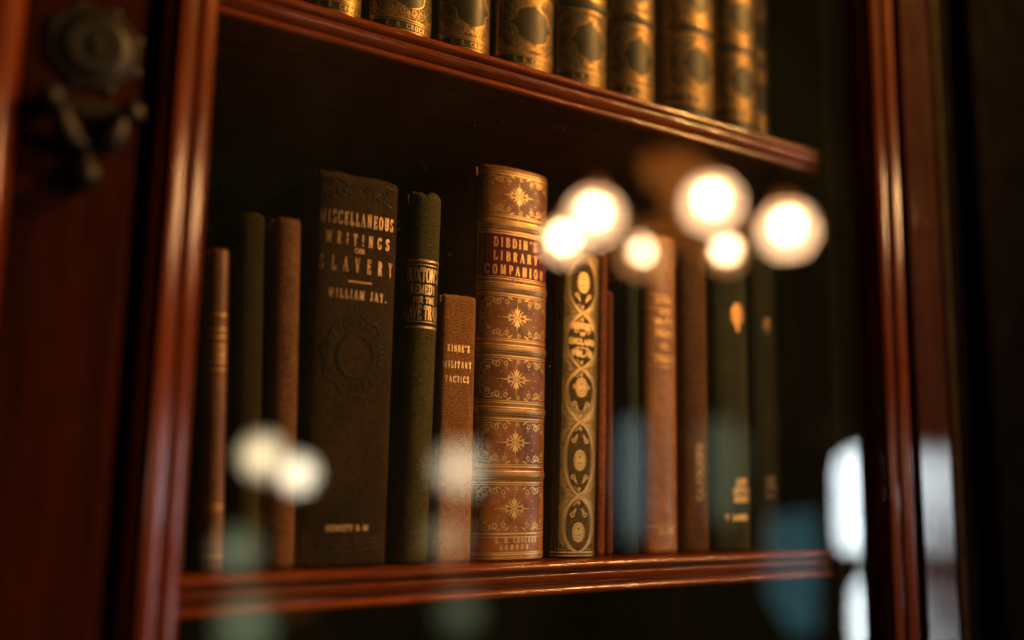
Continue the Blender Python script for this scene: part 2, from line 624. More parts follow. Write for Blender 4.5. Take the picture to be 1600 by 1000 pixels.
def corner(u, z, sx, sz, k, w):
    """leafy scroll growing from a panel's corner; k its size"""
    o = []
    o += spiral(u + sx * .30 * k, z + sz * .26 * k, .25 * k, .05 * k, 200, -250, w, w * 1.2, sx=sx, sz=sz)
    o += spiral(u + sx * .78 * k, z + sz * .17 * k, .15 * k, .035 * k, 170, -260, w, w * 1.6, sx=sx, sz=sz)
    o += spiral(u + sx * .14 * k, z + sz * .72 * k, .13 * k, .03 * k, -80, 260, w, w * 1.3, sx=sx, sz=sz)
    pts = [(.04, .98), (.03, .62), (.08, .30), (.24, .05), (.50, .03), (.70, .10), (.92, .02), (1.06, .10)]
    o.append(([(u + sx * a * k, z + sz * b * k) for a, b in pts], [w * .6, w, w * 1.3, w * 1.5, w * 1.3, w, w, w * .5]))
    for a, b, L, an, ww in ((.30, .26, .22, 40, 3.2), (.30, .30, .20, 95, 2.6), (.52, .10, .20, 55, 3.0), (.10, .50, .18, 20, 2.6), (.62, .08, .16, 120, 2.4)):
        an2 = math.degrees(math.atan2(sz * math.sin(R(an)), sx * math.cos(R(an))))
        o += leaf(u + sx * a * k, z + sz * b * k, L * k, an2, w * ww)
    return o


def fleuron(u, z, k, w):
    """star-like centre tool with fans above and below and long side darts"""
    o = ring(u, z, .10 * k, .10 * k, w) + dot(u, z, .045 * k)
    for s in (1, -1):
        for a, L, ww in ((90, .50, 3.6), (66, .42, 3.0), (114, .42, 3.0)):
            o += leaf(u, z + s * .12 * k, L * k, s * a, w * ww)
        for a in (42, 138):
            o += leaf(u + .10 * k * math.cos(R(a)), z + s * .10 * k, .46 * k, s * a, w * 1.6)
        o += dot(u, z + s * .70 * k, .035 * k) + dot(u, z + s * .84 * k, .025 * k)
        o += dot(u + .22 * k, z + s * .17 * k, .04 * k) + dot(u - .22 * k, z + s * .17 * k, .04 * k)
        # side loops
        pts = [(.12, 0), (.24, .10), (.42, .12), (.62, 0)]
        for q in (1, -1):
            o.append(([(u + s * a * k, z + q * b * k) for a, b in pts], [w, w * 1.5, w * 1.3, w]))
            o += spiral(u + s * .52 * k, z + q * .14 * k, .08 * k, .02 * k, 200, -120, w, w * 1.4, n=14, sx=s, sz=q)
        o.append(([(u + s * .58 * k, z), (u + s * .75 * k, z), (u + s * 1.05 * k, z)], [w * 1.8, w * 1.2, w * .5]))
    return o


def rope(u0, u1, z, h, w, step, slant=0.0006):
    o = []
    u = u0
    while u < u1:
        o.append(([(u, z - h / 2), (u + slant, z + h / 2)], [w, w]))
        u += step
    return o


# ------------------------------------------------------------------ books
PAPER = paper_mat()


class Spine:
    """rounded back of a book: u runs across it (arc length), z up it"""

    def __init__(self, w, b, h, p=2.0, disp=None):
        self.w, self.b, self.h, self.p, self.disp = w, b, h, p, disp
        self.T = []
        n = 240
        s = 0.0
        prev = None
        for i in range(n + 1):
            th = -PI / 2 + PI * i / n
            sn, cs = math.sin(th), max(0.0, math.cos(th))
            x = w / 2 * math.copysign(abs(sn) ** (2 / p), sn)
            y = -b * cs ** (2 / p)
            if prev:
                s += math.hypot(x - prev[0], y - prev[1])
            self.T.append((s, x, y))
            prev = (x, y)
        self.L = s
        self.T = [(a - s / 2, x, y) for a, x, y in self.T]

    def base(self, u):
        T = self.T
        u = max(T[0][0], min(T[-1][0], u))
        lo, hi = 0, len(T) - 1
        while hi - lo > 1:
            mid = (lo + hi) // 2
            if T[mid][0] <= u:
                lo = mid
            else:
                hi = mid
        a, b = T[lo], T[hi]
        t = (u - a[0]) / ((b[0] - a[0]) or 1)
        return a[1] + (b[1] - a[1]) * t, a[2] + (b[2] - a[2]) * t

    def pt(self, u, z, h=0.0):
        x, y = self.base(u)
        e = 0.0006
        xa, ya = self.base(u - e)
        xb, yb = self.base(u + e)
        tx, ty = xb - xa, yb - ya
        L = math.hypot(tx, ty) or 1
        nx, ny = ty / L, -tx / L
        d = h + (self.disp(u, z) if self.disp else 0.0)
        return Vector((x + nx * d, y + ny * d, z))


def spine_mesh(bm, sp, nu=44, nv=90, mat=0, rag=0.0005, cap=0.0012, seed=0, thick=0.0012):
    """outer surface with a turned-in head and tail and a ragged top"""
    us = [-sp.L / 2 + sp.L * i / nu for i in range(nu + 1)]
    rows = []
    zs = [sp.h * j / nv for j in range(nv + 1)]
    for j, z in enumerate(zs):
        row = []
        for u in us:
            zz = z
            h = 0.0
            top = max(0.0, 1 - (sp.h - z) / 0.004)
            zz += rag * top * (noise.noise(Vector((u * 190, seed, 0))) * 1.5 + noise.noise(Vector((u * 520, seed, 3))) * 0.5)
            dt = min(z, sp.h - z)
            if dt < cap:
                h = -cap * 0.55 * (1 - math.sqrt(max(0, 1 - (1 - dt / cap) ** 2)))
            row.append(bm.verts.new(sp.pt(u, z, h) + Vector((0, 0, zz - z))))
        rows.append(row)
    # turned-in lips
    for lip in (0, -1):
        src = rows[lip]
        row = []
        for u, v in zip(us, src):
            p = sp.pt(u, 0 if lip == 0 else sp.h, -thick - cap)
            row.append(bm.verts.new(Vector((p.x, p.y, v.co.z))))
        if lip == 0:
            rows.insert(0, row)
        else:
            rows.append(row)
    for a, b in zip(rows, rows[1:]):
        for i in range(nu):
            f = bm.faces.new((a[i], a[i + 1], b[i + 1], b[i]))
            f.material_index = mat


def add_strokes(bm, sp, strokes, h0, mat, seg=0.0008, ridge=0.0):
    """ribbons on the back; ridge > 0 raises (or < 0 sinks) their middle as blind tooling"""
    ulim = sp.L / 2 - 0.0003
    for k, (pts, ws) in enumerate(strokes):
        h = h0 + (k % 12) * 0.000004
        # resample
        P, Wd = [], []
        for i in range(len(pts) - 1):
            (a, b), (c, d) = pts[i], pts[i + 1]
            L = math.hypot(c - a, d - b)
            n = max(1, int(L / seg))
            for t in range(n):
                P.append((a + (c - a) * t / n, b + (d - b) * t / n))
                Wd.append(ws[i] + (ws[i + 1] - ws[i]) * t / n)
        P.append(pts[-1])
        Wd.append(ws[-1])
        if len(P) < 2 or all(abs(p[0]) > ulim for p in P):
            continue
        prev = None
        closed = math.hypot(P[0][0] - P[-1][0], P[0][1] - P[-1][1]) < 1e-6 and len(P) > 4
        for i, (p, w) in enumerate(zip(P, Wd)):
            a = P[i - 1] if i > 0 else (P[-2] if closed else P[0])
            b = P[i + 1] if i < len(P) - 1 else (P[1] if closed else P[-1])
            dx, dz = b[0] - a[0], b[1] - a[1]
            L = math.hypot(dx, dz) or 1
            nx, nz = -dz / L * w / 2, dx / L * w / 2
            ext = 0
            if abs(p[0]) > ulim:
                prev = None
                continue
            l = (p[0] + nx, p[1] + nz)
            r = (p[0] - nx, p[1] - nz)
            cur = [bm.verts.new(sp.pt(l[0], l[1], h))]
            if ridge:
                cur.append(bm.verts.new(sp.pt(p[0], p[1], h + ridge)))
            cur.append(bm.verts.new(sp.pt(r[0], r[1], h)))
            if prev:
                for q in range(len(cur) - 1):
                    f = bm.faces.new((prev[q], cur[q], cur[q + 1], prev[q + 1]))
                    f.material_index = mat
            prev = cur


def add_patch(bm, sp, outline, h, mat, grid=0.0010, inner=None):
    """filled shape given by half-width function: outline(z) -> (u_left, u_right) over z range"""
    z0, z1, fn = outline
    n = max(2, int((z1 - z0) / grid))
    prev = None
    for j in range(n + 1):
        z = z0 + (z1 - z0) * j / n
        a, b = fn(z)
        m = 16
        row = [bm.verts.new(sp.pt(a + (b - a) * i / m, z, h)) for i in range(m + 1)]
        if prev:
            for i in range(m):
                f = bm.faces.new((prev[i], prev[i + 1], row[i + 1], row[i]))
                f.material_index = mat
        prev = row


def ellipse_patch(u, z, ru, rz, lobes=0, amp=0.0):
    def fn(zz):
        t = max(-1.0, min(1.0, (zz - z) / rz))
        r = math.sqrt(1 - t * t)
        a = ru * r
        if lobes:
            a += amp * abs(math.sin(lobes * math.acos(t)))
        return u - a, u + a
    return (z - rz, z + rz, fn)


def book(name, label, cx, w, h, spine_mat, b=0.006, p=2.2, depth=0.125, yedge=0.052, lean=0.0, zb=0.0,
         board_mat=None, extra=None, mats=(), disp=None, group=None, boards=0.0024, sq=0.0, nu=44, nv=90,
         rag=0.0005, cap=0.0012, headband=None, category='book'):
    """cover boards, page block and a rounded back that carries its own tooling"""
    board_mat = board_mat or spine_mat
    root = empty(name)
    tag(root, label, category, group)
    sp = Spine(w, b, h, p, disp)
    bm = bmesh.new()
    spine_mesh(bm, sp, nu=nu, nv=nv, rag=rag, cap=cap, seed=cx * 100)
    if extra:
        extra(bm, sp)
    s = link_mesh('spine', bm, [spine_mat, *mats], root, recalc=False)
    # boards a hair inside the joint
    for sgn in (-1, 1):
        bm = bmesh.new()
        xo = sgn * (w / 2)
        xi = sgn * (w / 2 - boards)
        box(bm, min(xo, xi), max(xo, xi), 0.0022, depth, sq, h - sq, bev=0.0007)
        link_mesh('cover_board', bm, board_mat, root)
    bm = bmesh.new()
    box(bm, -w / 2 + boards + 0.0001, w / 2 - boards - 0.0001, -b * 0.45, depth - 0.004, 0.0028, h - 0.0035, bev=0.0004)
    link_mesh('page_block', bm, PAPER, root, smooth=False)
    # pose: stands on the shelf on its lower corner
    fi = R(lean)
    crn = w / 2 if lean > 0 else (-w / 2 if lean < 0 else 0.0)
    root.rotation_euler = (0, fi, 0)
    root.location = (cx + crn - crn * math.cos(fi), yedge, zb + crn * math.sin(fi) + 0.0002)
    return root


# ------------------------------------------------------------------ materials
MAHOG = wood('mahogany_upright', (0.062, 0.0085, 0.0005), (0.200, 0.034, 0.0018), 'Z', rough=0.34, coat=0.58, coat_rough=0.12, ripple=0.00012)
PILW = wood('mahogany_shaded', (0.014, 0.0024, 0.0003), (0.052, 0.0085, 0.0008), 'Z', rough=0.70, coat=0.62, coat_rough=0.035, ripple=0.00003)  # mahogany with shade put into its colour, for lock stile and pilaster
MAHOGX = wood('mahogany_shelf', (0.13, 0.021, 0.002), (0.34, 0.062, 0.006), 'X', rough=0.34, coat=0.8, coat_rough=0.10)
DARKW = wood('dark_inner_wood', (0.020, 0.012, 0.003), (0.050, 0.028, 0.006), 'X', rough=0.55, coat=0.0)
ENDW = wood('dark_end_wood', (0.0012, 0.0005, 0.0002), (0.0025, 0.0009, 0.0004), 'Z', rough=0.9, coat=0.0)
GLASS = glass_mat()
BRONZE = plain('old_bronze', (0.009, 0.006, 0.003), 0.5, 0.3, 0.0004, 300)
BLACKH = plain('keyhole_black', (0.004, 0.004, 0.004), 0.9)

# ------------------------------------------------------------------ the bookcase
case = empty('bookcase')
tag(case, 'polished mahogany bookcase with a glazed door and two moulded shelves full of old books', 'bookcase')


def shelf(z_top, x0, x1, depth_to=0.235):
    t = 0.0178
    yf = 0.0300
    prof = [(depth_to, z_top), (yf + 0.004, z_top)]
    # top bead
    prof += [(yf + 0.0022 + 0.0026 * math.cos(R(a)), z_top - 0.0025 + 0.0025 * math.sin(R(a))) for a in range(100, 261, 20)]
    prof += [(yf + 0.0034, z_top - 0.0052), (yf + 0.0036, z_top - 0.0060), (yf + 0.0008, z_top - 0.0064)]
    # ovolo fascia leaning in towards its foot
    prof += [(yf + 0.0006 + 0.0022 * (k / 6) ** 2.0, z_top - 0.0068 - 0.0052 * k / 6) for k in range(7)]
    prof += [(yf + 0.0046, z_top - 0.0124), (yf + 0.0046, z_top - 0.0132)]
    prof += [(yf + 0.0030 + 0.0021 * math.cos(R(a)), z_top - 0.0156 + 0.0022 * math.sin(R(a))) for a in range(110, 271, 20)]
    prof += [(depth_to, z_top - t)]
    bm = bmesh.new()
    extrude_profile(bm, prof, 'X', x0, x1, n=260, wob=0.00016, seed=z_top * 10)
    o = link_mesh('shelf', bm, MAHOGX, case, smooth=True)
    m = o.modifiers.new('edges', 'EDGE_SPLIT')
    m.split_angle = R(50)
    return o


shelf(0.0, 0.0905, 0.5500)
shelf(0.2784, 0.0905, 0.5500)
for zt in (-0.32, 0.60):
    bm = bmesh.new()
    box(bm, 0.0905, 0.5500, 0.0275, 0.235, zt - 0.02, zt)
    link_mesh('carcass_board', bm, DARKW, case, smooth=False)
bm = bmesh.new()
box(bm, 0.070, 0.590, 0.2353, 0.245, -0.34, 0.60)
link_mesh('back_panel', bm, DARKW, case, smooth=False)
for x0, x1 in ((0.070, 0.0900), (0.5506, 0.5900)):
    bm = bmesh.new()
    box(bm, x0, x1, 0.0275, 0.2350, -0.34, 0.60)
    link_mesh('side_panel', bm, DARKW, case, smooth=False)


def stile_profile(x_out, x_in):
    """door stile seen from above, outer edge to glass edge, two beads and a quirk"""
    s = 1 if x_in > x_out else -1
    w = abs(x_in - x_out)

    def X(f):
        return x_out + s * w * f
    pr = [(X(0.0), 0.014), (X(0.0), -0.0095), (X(0.015), -0.0112), (X(0.04), -0.0118), (X(0.17), -0.0122), (X(0.19), -0.0108), (X(0.215), -0.0106)]
    # two broad swelling faces that fall gently towards the glass, a quirk between them
    for f0, f1, ya, yb in ((0.225, 0.575, -0.0158, -0.0132), (0.625, 0.930, -0.0124, -0.0098)):
        pr.append((X(f0 - 0.004), ya + 0.0034))
        for k in range(0, 13):
            t = k / 12
            sag = 0.00055 * 4 * t * (1 - t) - 0.0011 * max(0, (0.10 - t) / 0.10) ** 2 - 0.0011 * max(0, (t - 0.90) / 0.10) ** 2
            pr.append((X(f0 + (f1 - f0) * t), ya + (yb - ya) * t - sag))
        pr.append((X(f1 + 0.006), yb + 0.0030))
    pr += [(X(0.955), -0.0066), (X(1.0), -0.0022), (X(1.0), 0.0), (X(0.90), 0.0), (X(0.90), 0.014)]
    return [(px_, py_ + 0.012) for px_, py_ in pr]


door = bpy.data.objects.new('glazed_door', None)
COL.objects.link(door)
door.parent = case
for a, b_ in ((0.0893, 0.1137), (0.5965, 0.5700)):
    bm = bmesh.new()
    extrude_profile(bm, stile_profile(a, b_), 'Z', -0.3495, 0.6295, n=120, wob=0.00010, seed=a * 30)
    o = link_mesh('stile', bm, MAHOG, door)
    o.modifiers.new('edges', 'EDGE_SPLIT').split_angle = R(50)
for z0, z1 in ((-0.40, -0.35), (0.63, 0.68)):
    bm = bmesh.new()
    box(bm, 0.0893, 0.5965, 0.0, 0.026, z0, z1, 0.002)
    link_mesh('rail', bm, MAHOG, door, smooth=False)
bm = bmesh.new()
box(bm, 0.1120, 0.5720, 0.0124, 0.0150, -0.3500, 0.6300)
link_mesh('glass_pane', bm, GLASS, door, smooth=False)


def pilaster_profile(x0, x1, yf, bead=None):
    pr = [(x0, 0.03), (x0, yf + 0.002), (x0 + 0.0002, yf + 0.0003), (x0 + 0.0006, yf)]
    pr += [(x1 - 0.0006, yf), (x1 - 0.0002, yf + 0.0003), (x1, yf + 0.002), (x1, 0.03)]
    return pr


# left of the door: the flat locking stile that carries the escutcheon, then a half-round moulding
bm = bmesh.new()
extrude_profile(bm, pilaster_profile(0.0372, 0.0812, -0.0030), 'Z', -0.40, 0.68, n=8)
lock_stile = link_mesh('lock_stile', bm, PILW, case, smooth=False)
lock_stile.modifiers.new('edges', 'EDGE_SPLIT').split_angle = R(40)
bm = bmesh.new()
pr = [(0.0152, 0.03)] + [(0.0262 + 0.0104 * -math.cos(R(a)), -0.0010 - 0.0085 * math.sin(R(a))) for a in range(0, 181, 12)] + [(0.0368, 0.03)]
extrude_profile(bm, pr, 'Z', -0.40, 0.68, n=60, wob=0.00012)
link_mesh('half_round_moulding', bm, MAHOG, case)
bm = bmesh.new()
box(bm, -0.06, 0.0149, 0.002, 0.03, -0.40, 0.68)
link_mesh('side_stile', bm, MAHOG, case, smooth=False)

# right of the door: flat pilaster, quirk, slender bead, dark return
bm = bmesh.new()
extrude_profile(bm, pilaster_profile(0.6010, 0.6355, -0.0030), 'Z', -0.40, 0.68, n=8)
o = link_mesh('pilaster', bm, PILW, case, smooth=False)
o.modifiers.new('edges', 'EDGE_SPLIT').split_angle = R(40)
bm = bmesh.new()
pr = [(0.6365, 0.04), (0.6365, 0.016), (0.6460, 0.016)] + [(0.6520 + 0.0055 * -math.cos(R(a)), 0.0070 - 0.0055 * math.sin(R(a))) for a in range(0, 181, 15)] + [(0.6600, 0.010), (0.6600, 0.04)]
extrude_profile(bm, pr, 'Z', -0.40, 0.68, n=8)
o = link_mesh('slender_moulding', bm, DARKW, case)
o.modifiers.new('edges', 'EDGE_SPLIT').split_angle = R(50)
bm = bmesh.new()
pr = [(0.6606, 0.08), (0.6606, 0.028), (0.716, 0.028)] + [(0.728 + 0.010 * -math.cos(R(a)), 0.024 - 0.010 * math.sin(R(a))) for a in range(0, 181, 15)] + [(0.740, 0.028), (0.97, 0.028), (0.97, 0.08)]
extrude_profile(bm, pr, 'Z', -0.40, 0.68, n=8)
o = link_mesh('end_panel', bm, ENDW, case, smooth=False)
o.modifiers.new('edges', 'EDGE_SPLIT').split_angle = R(50)

# lock plate with keyhole and a drop pull below it
ex = 0.0618
bm = bmesh.new()
lathe(bm, [(0.0176, -0.0150), (0.0176, -0.0160), (0.0166, -0.0172), (0.0154, -0.0166), (0.0135, -0.0168), (0.0125, -0.0184), (0.0100, -0.0188), (0.0060, -0.0182), (0.0050, -0.0182)], (ex, 0, 0.2150), 40, 'Y')
for k in range(8):
    a = 2 * PI * k / 8 + 0.39
    lathe(bm, [(0.0028, -0.0150), (0.0026, -0.0158), (0.0014, -0.0163), (0.0004, -0.0164)], (ex + 0.0176 * math.cos(a), 0, 0.2150 + 0.0176 * math.sin(a)), 12, 'Y')
FRONT = Matrix.Translation((0, 0.012, 0))
bm.transform(FRONT)
esc = link_mesh('escutcheon', bm, BRONZE, lock_stile)
bm = bmesh.new()
lathe(bm, [(0.0024, -0.0183), (0.0024, -0.0192), (0.0001, -0.0193)], (ex, 0, 0.2168), 20, 'Y')
box(bm, ex - 0.0013, ex + 0.0013, -0.0193, -0.0183, 0.2105, 0.2160)
bm.transform(FRONT)
link_mesh('keyhole', bm, BLACKH, lock_stile)
bm = bmesh.new()
# shaped back plate of the pull, two bosses, swinging drop
box(bm, ex - 0.0175, ex + 0.0175, -0.0166, -0.0150, 0.1850, 0.1925, 0.0006)
for sx in (-1, 1):
    lathe(bm, [(0.0048, -0.0166), (0.0044, -0.0200), (0.0052, -0.0225), (0.0046, -0.0255), (0.0020, -0.0270), (0.0002, -0.0274)], (ex + sx * 0.0150, 0, 0.1880), 20, 'Y')
bm.transform(FRONT)
pull = link_mesh('pull_plate', bm, BRONZE, lock_stile)
bm = bmesh.new()
for sx in (-1, 1):
    pts = []
    for i in range(15):
        t = i / 14
        pts.append((ex + sx * (0.0110 * math.cos(t * PI / 2) ** 0.8 if t < 1 else 0), -0.0235 + 0.003 * t, 0.1860 - 0.014 * math.sin(t * PI / 2)))
    tube(bm, pts, [0.0022 + 0.0030 * math.sin(PI * i / 14) for i in range(15)], 10)
lathe(bm, [(0.0005, 0.1700), (0.0030, 0.1685), (0.0018, 0.1660), (0.0056, 0.1630), (0.0062, 0.1590), (0.0036, 0.1550), (0.0008, 0.1535)], (ex, -0.0205, 0), 18, 'Z')
bm.transform(FRONT)
link_mesh('drop_handle', bm, BRONZE, lock_stile)

# ------------------------------------------------------------------ books on the lower shelf
G_LOW = 'old books standing on the lower shelf'

# 0 sliver of a green book behind the door stile
c_green0 = cloth('green_sliver_cloth', (0.055, 0.07, 0.035), (0.03, 0.04, 0.02), 'weave')
book('book', 'faded green cloth book, only a sliver showing beside the left door stile', 0.1185, 0.0165, 0.128, c_green0, b=0.003, lean=-1.5, group=G_LOW)

# 1 small brown leather, gilt rules
l_brown1 = leather('small_brown_leather', (0.19, 0.075, 0.025), (0.09, 0.034, 0.012), (0.30, 0.13, 0.05))
g1 = gilt('gilt_small_brown', (0.15, 0.06, 0.02), 0.36)


def ex1(bm, sp):
    st = []
    for z in (0.1190, 0.1120, 0.1085, 0.1040, 0.0965, 0.0930, 0.0300, 0.0280, 0.0070):
        st += line(-sp.L / 2, z, sp.L / 2, z, 0.0009)
    st += text_strokes('TALES', -0.0042, 0.0046, 0.0985, 0.0035)
    add_strokes(bm, sp, st, 0.00006, 1)


book('book', 'narrow short brown leather book with thin gilt bands, leftmost brown spine', 0.1397, 0.0094, 0.1508, l_brown1, b=0.0045, lean=-2.4, mats=[g1], extra=ex1, group=G_LOW)

# 2 dark olive cloth, plain
c_olive = cloth('dark_olive_cloth', (0.052, 0.042, 0.012), (0.028, 0.023, 0.007), 'weave', bumpd=0.00018)
book('book', 'plain dark olive cloth book without lettering, between two brown spines', 0.1550, 0.0128, 0.1705, c_olive, b=0.0045, lean=-2.3, group=G_LOW, rag=0.0009)

# 3 plain brown
c_brown3 = cloth('worn_brown_calf', (0.20, 0.088, 0.036), (0.10, 0.042, 0.018), 'plain', rough=0.55, bumpd=0.00025)
book('book', 'plain worn tan brown book without lettering, beside the widest dark cloth book', 0.1716, 0.0143, 0.1708, c_brown3, b=0.0055, lean=-1.8, group=G_LOW, rag=0.0010, cap=0.0022)

# 4 big dark brown ribbed cloth book with blind stamping
c_misc = cloth('ribbed_brown_cloth', (0.056, 0.028, 0.0075), (0.024, 0.012, 0.0035), 'rib', scale=0.8, bumpd=0.00022, rough=0.62)
c_misc_tool = cloth('blind_tooled_cloth', (0.022, 0.011, 0.003), (0.012, 0.006, 0.0015), 'plain', rough=0.45, bumpd=0.0001, spec=0.22)
g_misc = gilt('gilt_brown_cloth', (0.08, 0.04, 0.012), 0.38, gold=(0.52, 0.32, 0.14), wscale=900)


def ex_misc(bm, sp):
    L = sp.L / 2
    st = []
    st += spread_text('MISCELLANEOUS', -0.0215, 0.0196, 0.1722, 0.0068, aspect=0.42, T=0.22, thin=0.42)
    st += spread_text('WRIT!NGS', -0.0182, 0.0172, 0.1618, 0.0060, aspect=0.48, T=0.23, thin=0.42)
    st += text_strokes('ON', -0.0026, 0.0030, 0.1577, 0.0027, T=0.22)
    st += spread_text('SLAVERY', -0.0208, 0.0200, 0.1478, 0.0074, aspect=0.42, T=0.21, thin=0.42)
    st += line(-0.0054, 0.1428, 0.0078, 0.1428, 0.0007)
    st += spread_text('WILLIAM JAY.', -0.0155, 0.0168, 0.1338, 0.0046, aspect=0.54, T=0.23, thin=0.45)
    st += text_strokes('HEWETT & M', -0.0115, 0.0110, 0.0176, 0.0028, T=0.34)
    add_strokes(bm, sp, st, 0.00006, 1, seg=0.0010)
    # blind-stamped ornament: scrolls at the head, framed disc in the middle, tail block
    bl = []
    for s in (1, -1):
        bl += spiral(s * 0.0108, 0.1895, 0.0042, 0.0008, 180, -320, 0.0009, 0.0007, sx=s)
        bl += spiral(s * 0.0108, 0.1895, 0.0024, 0.0008, 60, -320, 0.0008, 0.0007, sx=s)
        bl += spiral(s * 0.0172, 0.1862, 0.0026, 0.0006, 150, -300, 0.0008, 0.0006, sx=s)
        bl += spiral(s * 0.0165, 0.1935, 0.0022, 0.0006, 0, 400, 0.0008, 0.0006, sx=s)
        bl += spiral(s * 0.0040, 0.1930, 0.0026, 0.0006, 180, 620, 0.0008, 0.0006, sx=s)
        bl += leaf(s * 0.0060, 0.1880, 0.0060, 90 - s * 55, 0.0016)
        bl += leaf(s * 0.0135, 0.1860, 0.0060, 90 - s * 100, 0.0016)
        bl.append(([(s * 0.001, 0.1945), (s * 0.006, 0.1925), (s * 0.010, 0.1945), (s * 0.015, 0.1960), (s * 0.020, 0.1950)], [0.0009] * 5))
    bl += ring(0, 0.1045, 0.0093, 0.0108, 0.0009, 48)
    bl += ring(0, 0.1045, 0.0103, 0.0119, 0.0005, 48)
    pts = []
    for i in range(97):
        a = 2 * PI * i / 96
        k = 1 + 0.055 * math.sin(a * 9) + 0.03 * math.sin(a * 4 + 1)
        pts.append((0.0168 * k * math.cos(a), 0.1050 + 0.0205 * k * math.sin(a)))
    bl.append((pts, [0.0008] * 97))
    for i in range(30):
        a = 2 * PI * i / 30
        if -0.9 < math.sin(a) - 0.35:
            s = 1 if math.cos(a) > 0 else -1
            bl += spiral(0.0152 * math.cos(a), 0.1055 + 0.0198 * math.sin(a), 0.0022, 0.0005, random.uniform(0, 360), 500, 0.0008, 0.0006, n=16, sx=s)
    for i in range(22):
        a = 2 * PI * i / 22
        bl += leaf(0.0125 * math.cos(a), 0.1050 + 0.0150 * math.sin(a), 0.0036, math.degrees(a) + random.uniform(-30, 30), 0.0012)
    for i in range(9):
        z = 0.0225 + i * 0.0014
        bl += line(-0.012 + 0.0006 * i, z, 0.012 - 0.0006 * i, z + 0.0006, 0.0005)
    for z in (0.0130, 0.0110, 0.0080):
        bl.append(([(-0.017, z), (-0.006, z - 0.0006), (0.006, z - 0.0004), (0.018, z + 0.0012)], [0.0008] * 4))
    add_strokes(bm, sp, bl, 0.00002, 2, seg=0.0010, ridge=0.00042)


book('book', 'widest dark brown ribbed cloth book with gilt title lines and a blind-stamped medallion', 0.2038, 0.0462, 0.1993, c_misc, b=0.0062, p=2.9, mats=[g_misc, c_misc_tool], extra=ex_misc, group=G_LOW, nu=60, nv=110, rag=0.0006, cap=0.0018)

# 5 dark green cloth
c_bux = cloth('dark_green_cloth', (0.115, 0.098, 0.030), (0.055, 0.050, 0.016), 'weave', scale=0.95, bumpd=0.00018, rough=0.58)
c_bux_lab = cloth('blackish_green_ground', (0.022, 0.023, 0.012), (0.012, 0.013, 0.007), 'plain', rough=0.5)
g_bux = gilt('gilt_green_cloth', (0.05, 0.04, 0.02), 0.36, gold=(0.70, 0.46, 0.20), wscale=1000)


def ex_bux(bm, sp):
    L = sp.L / 2
    add_patch(bm, sp, (0.1235, 0.1565, lambda z: (-L + 0.0004, L - 0.0004)), 0.00003, 2)
    st = []
    for z, w in ((0.1588, 0.0011), (0.1564, 0.0005), (0.1256, 0.0005), (0.1228, 0.0012)):
        st += line(-L, z, L, z, w)
    st += text_strokes("BUXTON'S", -0.0120, 0.0082, 0.1472, 0.0076, T=0.24, gap=0.03)
    st += text_strokes('REMEDY', -0.0094, 0.0056, 0.1406, 0.0050, T=0.26, thin=0.75, gap=0.06, serif=False)
    st += text_strokes('FOR THE', -0.0076, 0.0048, 0.1355, 0.0034, T=0.26, thin=0.8, gap=0.08, serif=False)
    st += text_strokes('SLAVE TRADE', -0.0140, 0.0104, 0.1268, 0.0075, T=0.24, gap=0.03)
    add_strokes(bm, sp, st, 0.00008, 1, seg=0.0008)
    bl = []
    for z in (0.1790, 0.1195, 0.1180, 0.0965, 0.0945, 0.0930, 0.0780, 0.0763, 0.0430, 0.0412, 0.0225, 0.0205, 0.0160):
        bl += line(-L, z, L, z, 0.0007)
    add_strokes(bm, sp, bl, 0.00001, 0, seg=0.0010, ridge=0.00022)


def d_bux(u, z):
    return 0.0002 * noise.noise(Vector((u * 90, z * 60, 2)))


book('book', 'dark green cloth book with gilt title between paired gilt rules and a chipped head', 0.2415, 0.0190, 0.1968, c_bux, b=0.0078, p=2.1, lean=0.7, mats=[g_bux, c_bux_lab], extra=ex_bux, disp=d_bux, group=G_LOW, rag=0.0013, cap=0.0026)

# 6 short reddish brown cloth
c_kib = cloth('russet_coarse_cloth', (0.50, 0.225, 0.078), (0.34, 0.145, 0.048), 'weave', scale=1.1, bumpd=0.00016, rough=0.75)
g_kib = gilt('gilt_russet_cloth', (0.30, 0.12, 0.04), 0.36, gold=(0.80, 0.52, 0.22), wscale=1100)


def ex_kib(bm, sp):
    st = []
    st += spread_text("KIBBE'S", -0.0076, 0.0062, 0.1120, 0.0036, aspect=0.56, T=0.36, thin=0.5)
    st += spread_text('MILITARY', -0.0096, 0.0076, 0.1030, 0.0037, aspect=0.54, T=0.36, thin=0.5)
    st += spread_text('TACTICS', -0.0084, 0.0062, 0.0952, 0.0035, aspect=0.56, T=0.36, thin=0.5)
    add_strokes(bm, sp, st, 0.00006, 1, seg=0.0008)


book('book', 'short russet cloth book with three small gilt words, shorter than its neighbours', 0.2662, 0.0212, 0.1432, c_kib, b=0.0030, p=3.6, mats=[g_kib], extra=ex_kib, group=G_LOW, rag=0.0005, yedge=0.0505)

# 7 tall brown calf with raised bands
l_calf = leather('tan_calf_leather', (0.32, 0.105, 0.020), (0.140, 0.038, 0.008), (0.46, 0.180, 0.042), rough=0.34)
l_label = leather('crimson_label', (0.14, 0.011, 0.005), (0.08, 0.006, 0.003), (0.20, 0.020, 0.008), rough=0.45, spec=0.15, coat=0.1)
g_calf = gilt('gilt_calf', (0.24, 0.08, 0.02), 0.28, gold=(0.80, 0.50, 0.19), wscale=1100, rough=0.36)
g_lab = gilt('gilt_label', (0.25, 0.05, 0.02), 0.36, gold=(0.85, 0.42, 0.16), wscale=1100)
BANDS = (0.1868, 0.1508, 0.1158, 0.0812, 0.0463)


